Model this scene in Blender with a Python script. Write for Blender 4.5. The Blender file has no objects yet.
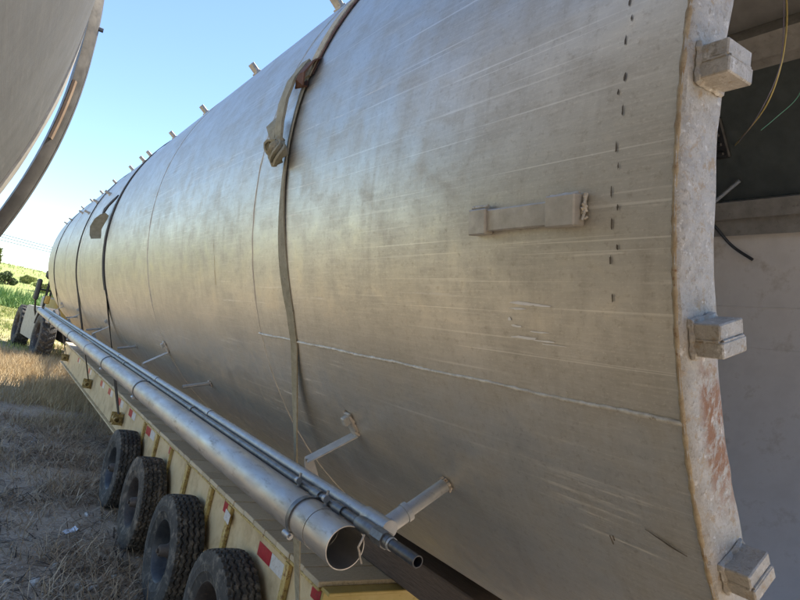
import bpy, bmesh, math, random
import numpy as np
from mathutils import Vector, Matrix, noise
from math import sin, cos, pi, radians, hypot, atan2, sqrt

random.seed(7)
rng = np.random.default_rng(7)
S = bpy.context.scene
COL = S.collection

# ------------------------------------------------------------------ camera, sky, sun, exposure
H = 2.30
cam_d = bpy.data.cameras.new('camera')
cam_d.sensor_width = 36.0
cam_d.lens = 27.0
cam_d.clip_start = 0.02
cam_d.clip_end = 5000
cam = bpy.data.objects.new('camera', cam_d)
COL.objects.link(cam)
cr, cu, cf = (.804864, -.557288, .204018), (-.224837, .031806, .973877), (.549219, .829710, .099700)
cam.matrix_world = Matrix(((cr[0], cu[0], -cf[0], 0), (cr[1], cu[1], -cf[1], 0), (cr[2], cu[2], -cf[2], H), (0, 0, 0, 1)))
S.camera = cam

SUN_EL, SUN_AZ = radians(53), radians(19)          # azimuth from +X towards +Y
W = bpy.data.worlds.new('World')
S.world = W
W.use_nodes = True
wn, wl = W.node_tree.nodes, W.node_tree.links
sky = wn.new('ShaderNodeTexSky')
sky.sky_type = 'NISHITA'
sky.sun_disc = False
sky.sun_elevation = SUN_EL
sky.sun_rotation = pi / 2 - SUN_AZ
sky.air_density = 0.9
sky.dust_density = 0.0
sky.ozone_density = 2.8
bg = wn['Background']
wl.new(sky.outputs[0], bg.inputs[0])
bg.inputs[1].default_value = 0.115

sun_d = bpy.data.lights.new('sun', 'SUN')
sun_d.energy = 5.0
sun_d.angle = radians(0.5)
sun_d.color = (1.0, .91, .77)
sun = bpy.data.objects.new('sun', sun_d)
sdir = Vector((cos(SUN_EL) * cos(SUN_AZ), cos(SUN_EL) * sin(SUN_AZ), sin(SUN_EL)))
sun.rotation_euler = sdir.to_track_quat('Z', 'Y').to_euler()
sun.location = (20, 0, 30)
COL.objects.link(sun)

S.view_settings.view_transform = 'Standard'
S.view_settings.look = 'None'
S.view_settings.gamma = 1.0
S.view_settings.exposure = 1.36
S.render.engine = 'CYCLES'
S.cycles.max_bounces = 8
S.cycles.use_denoising = True

# ------------------------------------------------------------------ helpers: objects
ORG = {}


def thing(name, label, cat, loc=(0, 0, 0), rotz=0, group=None):
    o = bpy.data.objects.new(name, None)
    COL.objects.link(o)
    o.empty_display_size = .1
    o.location = loc
    o.rotation_euler = (0, 0, rotz)
    ORG[o.name] = Vector(loc)
    tag(o, label, cat, group)
    return o


def tag(o, label=None, cat=None, group=None, kind=None):
    if label: o['label'] = label
    if cat: o['category'] = cat
    if group: o['group'] = group
    if kind: o['kind'] = kind
    return o


def part_empty(name, parent, loc, label=None):
    o = bpy.data.objects.new(name, None)
    COL.objects.link(o)
    o.empty_display_size = .05
    o.parent = parent
    o.location = loc
    if label: o['label'] = label
    return o


def link(name, me, parent=None, loc=(0, 0, 0), rot=(0, 0, 0), label=None):
    o = bpy.data.objects.new(name, me)
    COL.objects.link(o)
    if parent: o.parent = parent
    o.location = loc
    o.rotation_euler = rot
    if label: o['label'] = label
    return o


class MB:
    def __init__(s):
        s.v, s.f, s.m, s.uv = [], [], [], None

    def add(s, vs, fs, m=0):
        b = len(s.v)
        s.v += [tuple(p) for p in vs]
        s.f += [tuple(i + b for i in f) for f in fs]
        s.m += [m] * len(fs)
        return s

    def box(s, c, d, R=None, m=0, bev=0.0):
        x, y, z = d[0] / 2, d[1] / 2, d[2] / 2
        c = Vector(c)
        if bev <= 0:
            vs = [Vector((sx * x, sy * y, sz * z)) for sx in (-1, 1) for sy in (-1, 1) for sz in (-1, 1)]
            fs = [(0, 1, 3, 2), (4, 6, 7, 5), (0, 4, 5, 1), (2, 3, 7, 6), (0, 2, 6, 4), (1, 5, 7, 3)]
        else:
            b = min(bev, x * .9, y * .9, z * .9)
            vs, idx = [], {}
            for sx in (-1, 1):
                for sy in (-1, 1):
                    for sz in (-1, 1):
                        for k in range(3):
                            p = [sx * (x - b), sy * (y - b), sz * (z - b)]
                            p[k] = (sx * x, sy * y, sz * z)[k]
                            idx[(sx, sy, sz, k)] = len(vs)
                            vs.append(Vector(p))
            fs = []
            for k in range(3):
                o1, o2 = [q for q in range(3) if q != k]
                for sg in (-1, 1):
                    q = []
                    for a, bb in ((-1, -1), (1, -1), (1, 1), (-1, 1)):
                        t = [0, 0, 0]; t[k] = sg; t[o1] = a; t[o2] = bb
                        q.append(idx[(t[0], t[1], t[2], k)])
                    fs.append(tuple(q))
            for k in range(3):
                o1, o2 = [q for q in range(3) if q != k]
                for a in (-1, 1):
                    for bb in (-1, 1):
                        t0 = [0, 0, 0]; t0[k] = -1; t0[o1] = a; t0[o2] = bb
                        t1 = list(t0); t1[k] = 1
                        fs.append((idx[(*t0, o1)], idx[(*t1, o1)], idx[(*t1, o2)], idx[(*t0, o2)]))
            for sx in (-1, 1):
                for sy in (-1, 1):
                    for sz in (-1, 1):
                        fs.append(tuple(idx[(sx, sy, sz, k)] for k in range(3)))
        if R is not None: vs = [R @ v for v in vs]
        return s.add([v + c for v in vs], fs, m)

    def tube(s, pts, r, n=10, caps=True, m=0, hollow=0.0):
        pts = [Vector(p) for p in pts]
        rs = r if isinstance(r, (list, tuple)) else [r] * len(pts)
        t0 = (pts[1] - pts[0]).normalized()
        up = Vector((0, 0, 1)) if abs(t0.z) < .9 else Vector((1, 0, 0))
        nrm = (up - t0 * up.dot(t0)).normalized()
        rings = []
        for i, p in enumerate(pts):
            a = pts[max(i - 1, 0)]; b = pts[min(i + 1, len(pts) - 1)]
            t = (b - a).normalized()
            nrm = (nrm - t * nrm.dot(t)).normalized()
            bi = t.cross(nrm)
            rings.append([p + (nrm * cos(2 * pi * k / n) + bi * sin(2 * pi * k / n)) * rs[i] for k in range(n)])
        vs = [v for q in rings for v in q]
        fs = []
        for i in range(len(pts) - 1):
            for k in range(n):
                fs.append((i * n + k, i * n + (k + 1) % n, (i + 1) * n + (k + 1) % n, (i + 1) * n + k))
        if hollow > 0:
            b = len(vs)
            q = 1 - hollow / rs[0]
            inner = [[pts[i] + (v - pts[i]) * q for v in rings[i]] for i in range(len(pts))]
            vs += [v for qq in inner for v in qq]
            L = len(pts) - 1
            for i in range(L):
                for k in range(n):
                    fs.append((b + i * n + k, b + (i + 1) * n + k, b + (i + 1) * n + (k + 1) % n, b + i * n + (k + 1) % n))
            for k in range(n):
                k2 = (k + 1) % n
                fs.append((k, b + k, b + k2, k2))
                fs.append((L * n + k, L * n + k2, b + L * n + k2, b + L * n + k))
        elif caps:
            fs.append(tuple(range(n))[::-1])
            fs.append(tuple((len(pts) - 1) * n + k for k in range(n)))
        return s.add(vs, fs, m)

    def lathe(s, prof, n=32, axis='X', c=(0, 0, 0), m=0, closed=False):
        c = Vector(c)
        vs, fs = [], []
        for (a, r) in prof:
            for k in range(n):
                t = 2 * pi * k / n
                if axis == 'X': p = Vector((a, r * cos(t), r * sin(t)))
                elif axis == 'Y': p = Vector((r * sin(t), a, r * cos(t)))
                else: p = Vector((r * cos(t), r * sin(t), a))
                vs.append(p + c)
        P = len(prof)
        for i in range(P if closed else P - 1):
            j = (i + 1) % P
            for k in range(n):
                fs.append((i * n + k, i * n + (k + 1) % n, j * n + (k + 1) % n, j * n + k))
        return s.add(vs, fs, m)

    def mesh(s, name, mats, smooth=35, off=Vector((0, 0, 0))):
        me = bpy.data.meshes.new(name)
        me.from_pydata([(p[0] - off[0], p[1] - off[1], p[2] - off[2]) for p in s.v], [], s.f)
        for m in (mats if isinstance(mats, (list, tuple)) else [mats]): me.materials.append(m)
        me.polygons.foreach_set('material_index', s.m)
        if s.uv is not None:
            l = me.uv_layers.new(name='UVMap')
            vi = np.empty(len(me.loops), dtype=np.int32)
            me.loops.foreach_get('vertex_index', vi)
            l.data.foreach_set('uv', np.array(s.uv, dtype=np.float32)[vi].ravel())
        bm = bmesh.new(); bm.from_mesh(me)
        bmesh.ops.recalc_face_normals(bm, faces=bm.faces)
        bm.to_mesh(me); bm.free()
        if smooth:
            me.shade_smooth()
            me.set_sharp_from_angle(angle=radians(smooth))
        me.update()
        return me

    def build(s, name, mats, parent=None, smooth=35, base=None, label=None, local=False):
        if parent is not None:
            off = Vector((0, 0, 0)) if local else ORG.get(parent.name, Vector((0, 0, 0)))
            o = link(name, s.mesh(name, mats, smooth, off), parent)
            ORG[o.name] = off
        else:
            b = Vector(base) if base is not None else Vector((0, 0, 0))
            o = link(name, s.mesh(name, mats, smooth, b), None, b)
            ORG[o.name] = b
        if label: o['label'] = label
        return o


def copy_tree(o, parent=None, skip=()):
    c = o.copy()
    COL.objects.link(c)
    if parent: c.parent = parent
    for ch in list(o.children):
        if ch.name.split('.')[0] not in skip: copy_tree(ch, c, skip)
    return c


# ------------------------------------------------------------------ helpers: materials
class NT:
    def __init__(s, name):
        s.mat = bpy.data.materials.new(name)
        s.mat.use_nodes = True
        s.n, s.l = s.mat.node_tree.nodes, s.mat.node_tree.links
        s.b = s.n['Principled BSDF']
        s.geo = s.n.new('ShaderNodeNewGeometry')

    def pos(s): return s.geo.outputs['Position']

    def uv(s):
        return s.n.new('ShaderNodeUVMap').outputs[0]

    def set(s, inp, v):
        i = s.b.inputs[inp]
        if hasattr(v, 'is_linked'): s.l.new(v, i)
        else: i.default_value = (*v, 1) if isinstance(v, tuple) and len(v) == 3 else v

    def scaled(s, vec, sc, loc=(0, 0, 0)):
        m = s.n.new('ShaderNodeMapping')
        m.inputs['Scale'].default_value = sc
        m.inputs['Location'].default_value = loc
        s.l.new(vec, m.inputs['Vector'])
        return m.outputs[0]

    def noise(s, vec, scale=5, detail=6, rough=.6, dist=0.0):
        t = s.n.new('ShaderNodeTexNoise')
        t.inputs['Scale'].default_value = scale
        t.inputs['Detail'].default_value = detail
        t.inputs['Roughness'].default_value = rough
        t.inputs['Distortion'].default_value = dist
        s.l.new(vec, t.inputs['Vector'])
        return t.outputs['Fac']

    def ramp(s, f, a, b, lo=0.0, hi=1.0):
        m = s.n.new('ShaderNodeMapRange')
        m.inputs[1].default_value = a; m.inputs[2].default_value = b
        m.inputs[3].default_value = lo; m.inputs[4].default_value = hi
        s.l.new(f, m.inputs[0])
        return m.outputs[0]

    def mix(s, f, a, b):
        m = s.n.new('ShaderNodeMix')
        m.data_type = 'RGBA'
        for sock, v in ((m.inputs[0], f), (m.inputs[6], a), (m.inputs[7], b)):
            if hasattr(v, 'is_linked'): s.l.new(v, sock)
            elif isinstance(v, tuple): sock.default_value = (*v, 1)
            else: sock.default_value = v
        return m.outputs[2]

    def math(s, op, a, b=0.0):
        m = s.n.new('ShaderNodeMath')
        m.operation = op
        for sock, v in ((m.inputs[0], a), (m.inputs[1], b)):
            if hasattr(v, 'is_linked'): s.l.new(v, sock)
            else: sock.default_value = v
        return m.outputs[0]

    def bump(s, h, strength=.3, dist=.01):
        b = s.n.new('ShaderNodeBump')
        b.inputs['Strength'].default_value = strength
        b.inputs['Distance'].default_value = dist
        s.l.new(h, b.inputs['Height'])
        s.l.new(b.outputs[0], s.b.inputs['Normal'])

    def xyz(s, vec):
        m = s.n.new('ShaderNodeSeparateXYZ')
        s.l.new(vec, m.inputs[0])
        return m.outputs

    def attr(s, name):
        a = s.n.new('ShaderNodeAttribute')
        a.attribute_name = name
        return a.outputs['Fac']


def mottled(name, c1, c2, scale=8, rough=.6, metal=0.0, bump=.15, c3=None, s3=25, t3=(.58, .7), stretch=(1, 1, 1), bdist=.004):
    t = NT(name)
    p = t.scaled(t.pos(), stretch)
    n1 = t.noise(p, scale, 8, .65)
    c = t.mix(t.ramp(n1, .35, .65), c1, c2)
    if c3 is not None:
        n3 = t.noise(p, s3, 6, .7)
        c = t.mix(t.ramp(n3, *t3), c, c3)
    t.set('Base Color', c)
    t.set('Metallic', metal)
    t.set('Roughness', t.ramp(t.noise(p, scale * 3, 4), .3, .7, max(rough - .12, .05), min(rough + .12, 1)))
    if bump: t.bump(t.noise(p, scale * 6, 6, .7), bump, bdist)
    return t.mat


def tank_metal(name, seed=0.0, warm=1.0):
    t = NT(name)
    uv = t.uv()
    big = t.noise(t.scaled(uv, (.7, 1.3, 1), (seed, 3, 0)), 1.9, 7, .62, .3)
    mid = t.noise(t.scaled(uv, (1, 1.2, 1), (seed, 9, 0)), 7, 8, .68, .4)
    drip = t.noise(t.scaled(uv, (6, .8, 1), (seed, 0, 0)), 2.2, 6, .7, .6)
    grain = t.noise(t.scaled(uv, (3, 44, 1), (seed, 0, 0)), 2.0, 8, .75)
    spk = t.noise(uv, 52, 6, .75)
    scr = t.noise(t.scaled(uv, (.9, 34, 1), (seed, 7, 0)), 1.6, 5, .6, .3)
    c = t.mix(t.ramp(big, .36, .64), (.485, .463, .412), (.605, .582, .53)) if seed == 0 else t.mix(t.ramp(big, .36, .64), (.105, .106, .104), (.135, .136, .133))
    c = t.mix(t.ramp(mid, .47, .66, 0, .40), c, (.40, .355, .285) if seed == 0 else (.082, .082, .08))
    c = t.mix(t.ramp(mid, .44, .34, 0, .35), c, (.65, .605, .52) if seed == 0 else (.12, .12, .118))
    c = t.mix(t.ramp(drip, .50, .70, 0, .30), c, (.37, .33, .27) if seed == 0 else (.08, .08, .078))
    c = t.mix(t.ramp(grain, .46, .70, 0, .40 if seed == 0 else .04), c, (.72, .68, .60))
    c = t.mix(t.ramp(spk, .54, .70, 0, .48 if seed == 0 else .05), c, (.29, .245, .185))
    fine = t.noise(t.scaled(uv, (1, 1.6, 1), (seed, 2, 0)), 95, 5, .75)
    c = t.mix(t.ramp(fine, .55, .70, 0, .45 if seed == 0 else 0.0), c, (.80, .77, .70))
    sc2 = t.noise(t.scaled(uv, (.35, 60, 1), (seed, 17, 0)), 1.5, 3, .5, .15)
    s2 = t.math('MULTIPLY', t.ramp(sc2, .62, .67), t.ramp(t.noise(t.scaled(uv, (.4, .9, 1), (9, 1, 0)), 1.3, 3), .45, .6))
    c = t.mix(t.math('MULTIPLY', s2, .55 if seed == 0 else 0.0), c, (.86, .83, .76))
    scm = t.math('MULTIPLY', t.ramp(scr, .585, .665), t.ramp(t.noise(t.scaled(uv, (.5, 1.2, 1), (4 + seed, 1, 0)), 1.6, 2), .42, .58))
    scm = t.math('MULTIPLY', scm, t.ramp(t.noise(t.scaled(uv, (.3, 1, 1)), 60, 3), .36, .56))
    c = t.mix(t.math('MULTIPLY', scm, .6 if seed == 0 else .1), c, (.82, .78, .70))
    t.set('Base Color', c)
    u = t.xyz(uv)[0]
    film = t.math('ADD', t.ramp(big, .3, .7, .74, .92), t.ramp(mid, .35, .65, .02, -.07))
    film = t.math('SUBTRACT', film, t.ramp(u, 1.4, .62, 0, .16) if seed == 0 else 0.0)
    t.set('Metallic', t.math('MULTIPLY', film, t.ramp(scm, 0, 1, 1, .3) if seed == 0 else .3))
    if seed: t.set('Specular IOR Level', .25)
    r = t.math('ADD', t.ramp(mid, .32, .68, *((.38, .52) if seed == 0 else (.58, .70))), t.ramp(drip, .45, .7, 0, .04))
    t.set('Roughness', r)
    h = t.math('ADD', t.math('MULTIPLY', spk, .45), t.math('MULTIPLY', grain, .6))
    t.bump(h, .18, .003)
    return t.mat


def ring_metal(name):
    t = NT(name)
    p = t.pos()
    n1 = t.noise(p, 30, 9, .75, .2)
    n2 = t.noise(p, 60, 8, .75)
    c = t.mix(t.ramp(n1, .36, .62), (.33, .305, .265), (.51, .475, .42))
    c = t.mix(t.ramp(n2, .52, .66, 0, .85), c, (.24, .215, .175))
    c = t.mix(t.ramp(t.noise(p, 28, 6, .7), .55, .66, 0, .85), c, (.36, .265, .155))
    c = t.mix(t.ramp(t.noise(p, 40, 7, .75), .57, .66, 0, .9), c, (.68, .655, .61))
    z = t.xyz(p)[2]
    zone = t.math('MULTIPLY', t.ramp(z, 2.12, 2.22), t.ramp(z, 2.44, 2.36))
    xx = t.math('POWER', t.math('SUBTRACT', t.xyz(p)[0], 2.706), 2.0)
    zz = t.math('POWER', t.math('SUBTRACT', z, 3.107), 2.0)
    rad = t.math('SQRT', t.math('ADD', xx, zz))
    zone = t.math('MULTIPLY', zone, t.ramp(rad, 1.795, 1.770))
    zone = t.math('MULTIPLY', zone, t.ramp(t.noise(t.scaled(p, (30, 30, 20)), 1.1, 9, .75, .4), .42, .53))
    c = t.mix(t.math('MULTIPLY', zone, .9), c, (.25, .098, .028))
    t.set('Base Color', c)
    t.set('Metallic', .25)
    t.set('Roughness', t.ramp(n2, .3, .7, .5, .8))
    t.bump(t.math('ADD', n2, n1), .8, .005)
    return t.mat


M = {}
M['tank'] = tank_metal('weathered_stainless', 0)
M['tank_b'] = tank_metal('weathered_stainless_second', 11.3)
M['ring'] = ring_metal('oxidised_ring_metal')
M['bead'] = mottled('weld_bead_metal', (.46, .42, .35), (.70, .67, .60), 40, .55, .4, .4, (.34, .28, .2), 60)
M['bead_seam'] = mottled('ground_seam_metal', (.47, .435, .375), (.66, .62, .55), 20, .5, .4, .2)
M['corner'] = mottled('tan_corner_weld', (.30, .22, .125), (.48, .39, .26), 40, .75, .05, .6, (.22, .11, .05), 60)
M['pad'] = mottled('dull_plate_metal', (.42, .39, .34), (.56, .53, .48), 18, .5, .5, .2)
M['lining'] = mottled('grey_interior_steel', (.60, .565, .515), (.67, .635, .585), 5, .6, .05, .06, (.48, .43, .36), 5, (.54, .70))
M['panel_dark'] = mottled('dark_green_grey_surface', (.040, .048, .046), (.060, .070, .066), 7, .6, .0, .08)  # green-grey, darker than the interior steel
M['ceil'] = mottled('painted_ceiling_shade', (.15, .145, .135), (.20, .195, .18), 6, .6, .05, .08)  # dim ceiling tone of the tank interior, shade put into the colour
M['stain'] = mottled('yellowish_run_stain', (.44, .36, .22), (.58, .49, .32), 30, .6, .2, .1)
M['stringer'] = mottled('dusty_stringer_steel', (.20, .188, .165), (.28, .265, .235), 9, .65, .2, .1, (.17, .15, .13), 22)
M['black'] = mottled('black_rubber_plastic', (.012, .012, .012), (.03, .03, .03), 20, .55, 0, .1)
M['galv'] = mottled('galvanised_pipe', (.30, .325, .35), (.40, .42, .44), 25, .45, .5, .08, (.24, .255, .27), 50)
M['pipe'] = mottled('dull_steel_pipe', (.35, .342, .33), (.50, .488, .47), 9, .50, .74, .06, (.22, .20, .175), 24, (.56, .72), (1, .3, 1))
M['dark_pipe'] = mottled('dark_steel_conduit', (.10, .11, .12), (.20, .21, .22), 22, .45, .6, .1)
M['nipple'] = mottled('black_pipe_nipple', (.045, .05, .058), (.08, .085, .095), 40, .42, .5, .05)
M['white_paint'] = mottled('chipped_pale_paint', (.34, .345, .34), (.46, .46, .44), 30, .6, .15, .2, (.30, .27, .22), 60)
M['cream'] = mottled('dusty_cream_paint', (.52, .40, .225), (.60, .485, .295), 5, .6, 0, .06, (.33, .235, .125), 3.5, (.50, .74))
M['rib'] = mottled('rusty_yellow_paint', (.42, .30, .09), (.55, .43, .18), 14, .65, 0, .2, (.20, .10, .035), 34, (.50, .62))
M['yellow'] = mottled('yellow_beam_paint', (.36, .27, .075), (.43, .335, .12), 6, .55, 0, .1, (.20, .15, .06), 18, (.6, .74))
M['winch'] = mottled('rusty_yellow_winch', (.30, .21, .07), (.46, .35, .14), 25, .6, .2, .2, (.10, .06, .03), 40, (.52, .62))
M['frame_dark'] = mottled('dark_underframe', (.05, .045, .04), (.09, .08, .07), 8, .8, 0, .2)
M['plank'] = mottled('grey_weathered_plank', (.46, .385, .265), (.62, .53, .385), 6, .85, 0, .4, (.40, .34, .22), 20, (.6, .75), (6, 40, 6))
M['plank_b'] = mottled('brown_weathered_plank', (.40, .33, .225), (.54, .455, .325), 6, .85, 0, .4, (.12, .10, .08), 22, (.56, .7), (6, 40, 6))
M['timber'] = mottled('dark_brown_timber', (.060, .040, .030), (.115, .080, .060), 5, .8, 0, .5, (.16, .12, .10), 14, (.6, .75), (30, 2, 30))
M['red'] = mottled('red_reflective_tape', (.33, .018, .028), (.42, .03, .04), 30, .4, 0, .02, (.22, .06, .04), 45, (.56, .68))
M['white_tape'] = mottled('white_reflective_tape', (.54, .53, .51), (.64, .63, .61), 30, .4, 0, .03, (.36, .32, .26), 45, (.54, .68))
M['tyre'] = mottled('dusty_tyre_rubber', (.030, .029, .028), (.055, .052, .048), 5, .8, 0, .25, (.19, .168, .138), 14, (.50, .68))
M['tyre_b'] = mottled('brown_dusted_tyre_rubber', (.036, .031, .026), (.062, .054, .045), 5, .8, 0, .25, (.21, .172, .132), 12, (.48, .66))
M['rim'] = mottled('dark_blue_grey_rim', (.026, .028, .033), (.052, .055, .062), 10, .5, .2, .1, (.09, .085, .08), 26, (.58, .72))
M['rim_rust'] = mottled('dark_rusty_rim', (.030, .024, .022), (.060, .048, .042), 12, .65, .1, .2, (.10, .07, .05), 26, (.56, .7))
M['hub'] = mottled('brown_hub_steel', (.07, .055, .045), (.13, .105, .09), 20, .6, .3, .2)
M['strap'] = mottled('olive_webbing', (.255, .232, .16), (.375, .345, .255), 30, .9, 0, .3, (.15, .125, .085), 60, (.55, .7))
M['strap_pale'] = mottled('sun_bleached_webbing', (.42, .36, .25), (.55, .48, .36), 30, .9, 0, .3, (.26, .20, .12), 50, (.55, .7))
M['strap_dark'] = mottled('dark_webbing', (.035, .032, .03), (.07, .063, .055), 30, .9, 0, .3)
M['strap_red'] = mottled('rusty_brown_webbing', (.10, .045, .03), (.17, .085, .055), 30, .85, 0, .3)
M['clip'] = mottled('pale_clip_steel', (.40, .36, .31), (.55, .50, .44), 30, .6, .3, .2, (.25, .16, .09), 40)
M['hoop'] = mottled('hoop_steel', (.10, .095, .088), (.165, .156, .145), 10, .5, .4, .1, (.12, .11, .1), 22, (.56, .70))
M['hoop_tan'] = mottled('tan_hoop_primer', (.22, .15, .10), (.29, .21, .145), 14, .7, 0, .1)
M['pale_panel'] = mottled('dusty_pale_grey_paint', (.30, .285, .26), (.40, .38, .35), 6, .55, .1, .05, (.20, .18, .15), 16)
M['tractor_yellow'] = mottled('machine_yellow_paint', (.36, .21, .03), (.42, .26, .045), 6, .45, 0, .05, (.35, .24, .09), 18)
M['glass'] = mottled('dark_cab_glass', (.02, .025, .03), (.03, .035, .04), 6, .08, 0, 0)
M['wire_y'] = mottled('yellow_wire_sheath', (.42, .32, .10), (.50, .40, .16), 30, .5, 0, 0)
M['wire_g'] = mottled('green_wire_sheath', (.06, .18, .11), (.09, .24, .15), 30, .5, 0, 0)
M['wire_p'] = mottled('grey_violet_wire_sheath', (.14, .12, .16), (.2, .17, .22), 30, .5, 0, 0)
M['stone'] = mottled('pale_limestone', (.44, .42, .38), (.62, .60, .56), 25, .85, 0, .4, (.28, .25, .2), 40)
M['plastic'] = mottled('bluish_white_plastic', (.58, .62, .68), (.70, .73, .78), 25, .5, 0, .1)
M['bark'] = mottled('brown_bark', (.07, .05, .035), (.13, .10, .07), 12, .9, 0, .6)
M['mark'] = mottled('dark_pry_mark', (.075, .062, .048), (.15, .125, .095), 60, .8, 0, 0)
M['mark_white'] = mottled('chalky_scuff', (.84, .83, .80), (.90, .89, .87), 60, .9, 0, 0)


def leaf_mat(name, c1, c2, c3):
    t = NT(name)
    a = t.attr('tint')
    c = t.mix(t.ramp(a, 0, .55), c1, c2)
    c = t.mix(t.ramp(a, .55, 1), c, c3)
    t.set('Base Color', c)
    t.set('Roughness', .7)
    t.set('Specular IOR Level', .25)
    return t.mat


M['dry'] = leaf_mat('dry_twig_grass', (.20, .145, .098), (.44, .34, .235), (.66, .54, .39))
M['twig'] = leaf_mat('dark_fallen_twig', (.035, .026, .020), (.085, .064, .048), (.16, .13, .10))
M['straw'] = leaf_mat('tall_straw_grass', (.30, .22, .12), (.54, .42, .25), (.68, .57, .37))
M['green'] = leaf_mat('short_green_grass', (.19, .24, .06), (.34, .37, .11), (.50, .47, .20))
M['reed'] = leaf_mat('green_reed', (.10, .18, .05), (.20, .32, .10), (.34, .44, .17))
M['leafd'] = leaf_mat('dark_bush_leaf', (.035, .055, .022), (.07, .10, .038), (.12, .15, .055))
M['leafm'] = leaf_mat('olive_bush_leaf', (.14, .17, .045), (.24, .27, .075), (.34, .34, .12))
M['leaft'] = leaf_mat('yellow_green_tree_leaf', (.06, .085, .02), (.12, .15, .035), (.21, .23, .07))


def ground_mat():
    t = NT('dry_soil_and_grass')
    p = t.pos()
    x, y, z = t.xyz(p)
    n1 = t.noise(p, 1.3, 8, .65)
    n2 = t.noise(p, 9, 8, .75)
    n3 = t.noise(p, 38, 6, .75)
    soil = t.mix(t.ramp(n1, .35, .65), (.43, .33, .24), (.66, .54, .41))
    soil = t.mix(t.ramp(n2, .50, .64, 0, .85), soil, (.58, .48, .375))
    soil = t.mix(t.ramp(t.noise(p, 3.4, 8, .8), .52, .62, 0, .65), soil, (.16, .115, .082))
    soil = t.mix(t.ramp(n3, .54, .66, 0, .85), soil, (.09, .066, .048))
    soil = t.mix(t.ramp(t.noise(p, 60, 4, .7), .62, .68, 0, .95), soil, (.74, .69, .62))
    straw = t.mix(t.ramp(n2, .35, .65), (.42, .315, .19), (.52, .42, .28))
    green = t.mix(t.ramp(t.noise(p, .6, 6, .7), .38, .62), (.27, .28, .10), (.46, .40, .21))
    green = t.mix(t.ramp(n3, .45, .7, 0, .6), green, (.13, .17, .045))
    yy = t.math('ADD', y, t.ramp(n1, .3, .7, -1.6, 1.6))
    c = t.mix(t.ramp(yy, 12.5, 16.0), soil, straw)
    field = t.mix(t.ramp(n2, .35, .65), (.27, .22, .145), (.38, .315, .215))
    c = t.mix(t.ramp(t.math('ADD', x, t.ramp(n1, .3, .7, -.6, .6)), -1.2, -3.2), c, field)
    yy2 = t.math('ADD', y, t.ramp(t.noise(p, .5, 4), .3, .7, -4, 4))
    c = t.mix(t.ramp(yy2, 26, 33), c, green)
    t.set('Base Color', c)
    t.set('Roughness', .95)
    t.set('Specular IOR Level', .15)
    t.bump(t.math('ADD', n2, t.math('MULTIPLY', n3, .5)), .9, .03)
    return t.mat


def hill_mat():
    t = NT('grassy_hillside')
    p = t.pos()
    n1 = t.noise(p, .05, 8, .7)
    n2 = t.noise(p, .6, 8, .75)
    c = t.mix(t.ramp(n1, .38, .62), (.25, .33, .09), (.37, .41, .15))
    c = t.mix(t.ramp(n2, .45, .66, 0, .7), c, (.22, .28, .08))
    t.set('Base Color', c)
    t.set('Roughness', .95)
    t.bump(n2, .6, .6)
    return t.mat


M['ground'] = ground_mat()
M['hill'] = hill_mat()


# ------------------------------------------------------------------ the setting: ground and hill
def zg(x, y):
    a = noise.noise(Vector((x * .55, y * .55, 0))) * .035 + noise.noise(Vector((x * 2.1, y * 2.1, 5))) * .016
    d = hypot(x - 1.5, y - 8)
    return a * min(1, max(.0, 1.2 - d / 90)) - .02


def ground():
    xs = np.concatenate([-np.geomspace(9, 2500, 16)[::-1], np.arange(-8.5, 8.6, .17), np.geomspace(9, 2500, 16)])
    ys = np.concatenate([-np.geomspace(22, 2500, 12)[::-1], np.arange(-20, 2, 1.0), np.arange(2, 30, .17), np.geomspace(31, 2500, 22)])
    b = MB()
    vs = [(x, y, zg(x, y)) for y in ys for x in xs]
    nx = len(xs)
    fs = [(j * nx + i, j * nx + i + 1, (j + 1) * nx + i + 1, (j + 1) * nx + i) for j in range(len(ys) - 1) for i in range(nx - 1)]
    b.add(vs, fs)
    o = b.build('ground', M['ground'], smooth=180)
    tag(o, kind='structure')


ground()


def frame_r(a):
    Fm = frame(a)
    return Matrix((Fm.col[0], Fm.col[1], -Fm.col[2])).transposed()


def smooth01(t):
    t = max(0, min(1, t))
    return t * t * (3 - 2 * t)


def zh(x, y):
    h = 5.6 * smooth01((y - 68) / 85) * (1 + .0 * x)
    h += (noise.noise(Vector((x * .02, y * .02, 3))) * 1.1 + noise.noise(Vector((x * .07, y * .07, 9))) * .35) * smooth01((y - 70) / 50)
    h *= smooth01((420 - y) / 180)
    h *= smooth01((190 + x) / 110) * smooth01((260 - x) / 150)
    return h - .25


def hill():
    b = MB()
    xs = np.linspace(-190, 260, 91); ys = np.linspace(66, 420, 71)
    b.add([(x, y, zh(x, y)) for y in ys for x in xs],
          [(j * 91 + i, j * 91 + i + 1, (j + 1) * 91 + i + 1, (j + 1) * 91 + i) for j in range(70) for i in range(90)])
    o = b.build('hill', M['hill'], smooth=180)
    tag(o, kind='structure')


hill()

# ------------------------------------------------------------------ the storage tank on the trailer
XC, ZC, R = 2.706, 3.107, 1.83


def cyl(a, y, r=R, xc=XC, zc=ZC):
    """a in degrees, 0 = the side facing the camera, positive upwards"""
    t = radians(a)
    return Vector((xc - r * cos(t), y, zc + r * sin(t)))


def frame(a):
    """columns: radial outwards, along the tank, tangential up"""
    t = radians(a)
    return Matrix(((-cos(t), 0, sin(t)), (0, 1, 0), (sin(t), 0, cos(t))))


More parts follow.
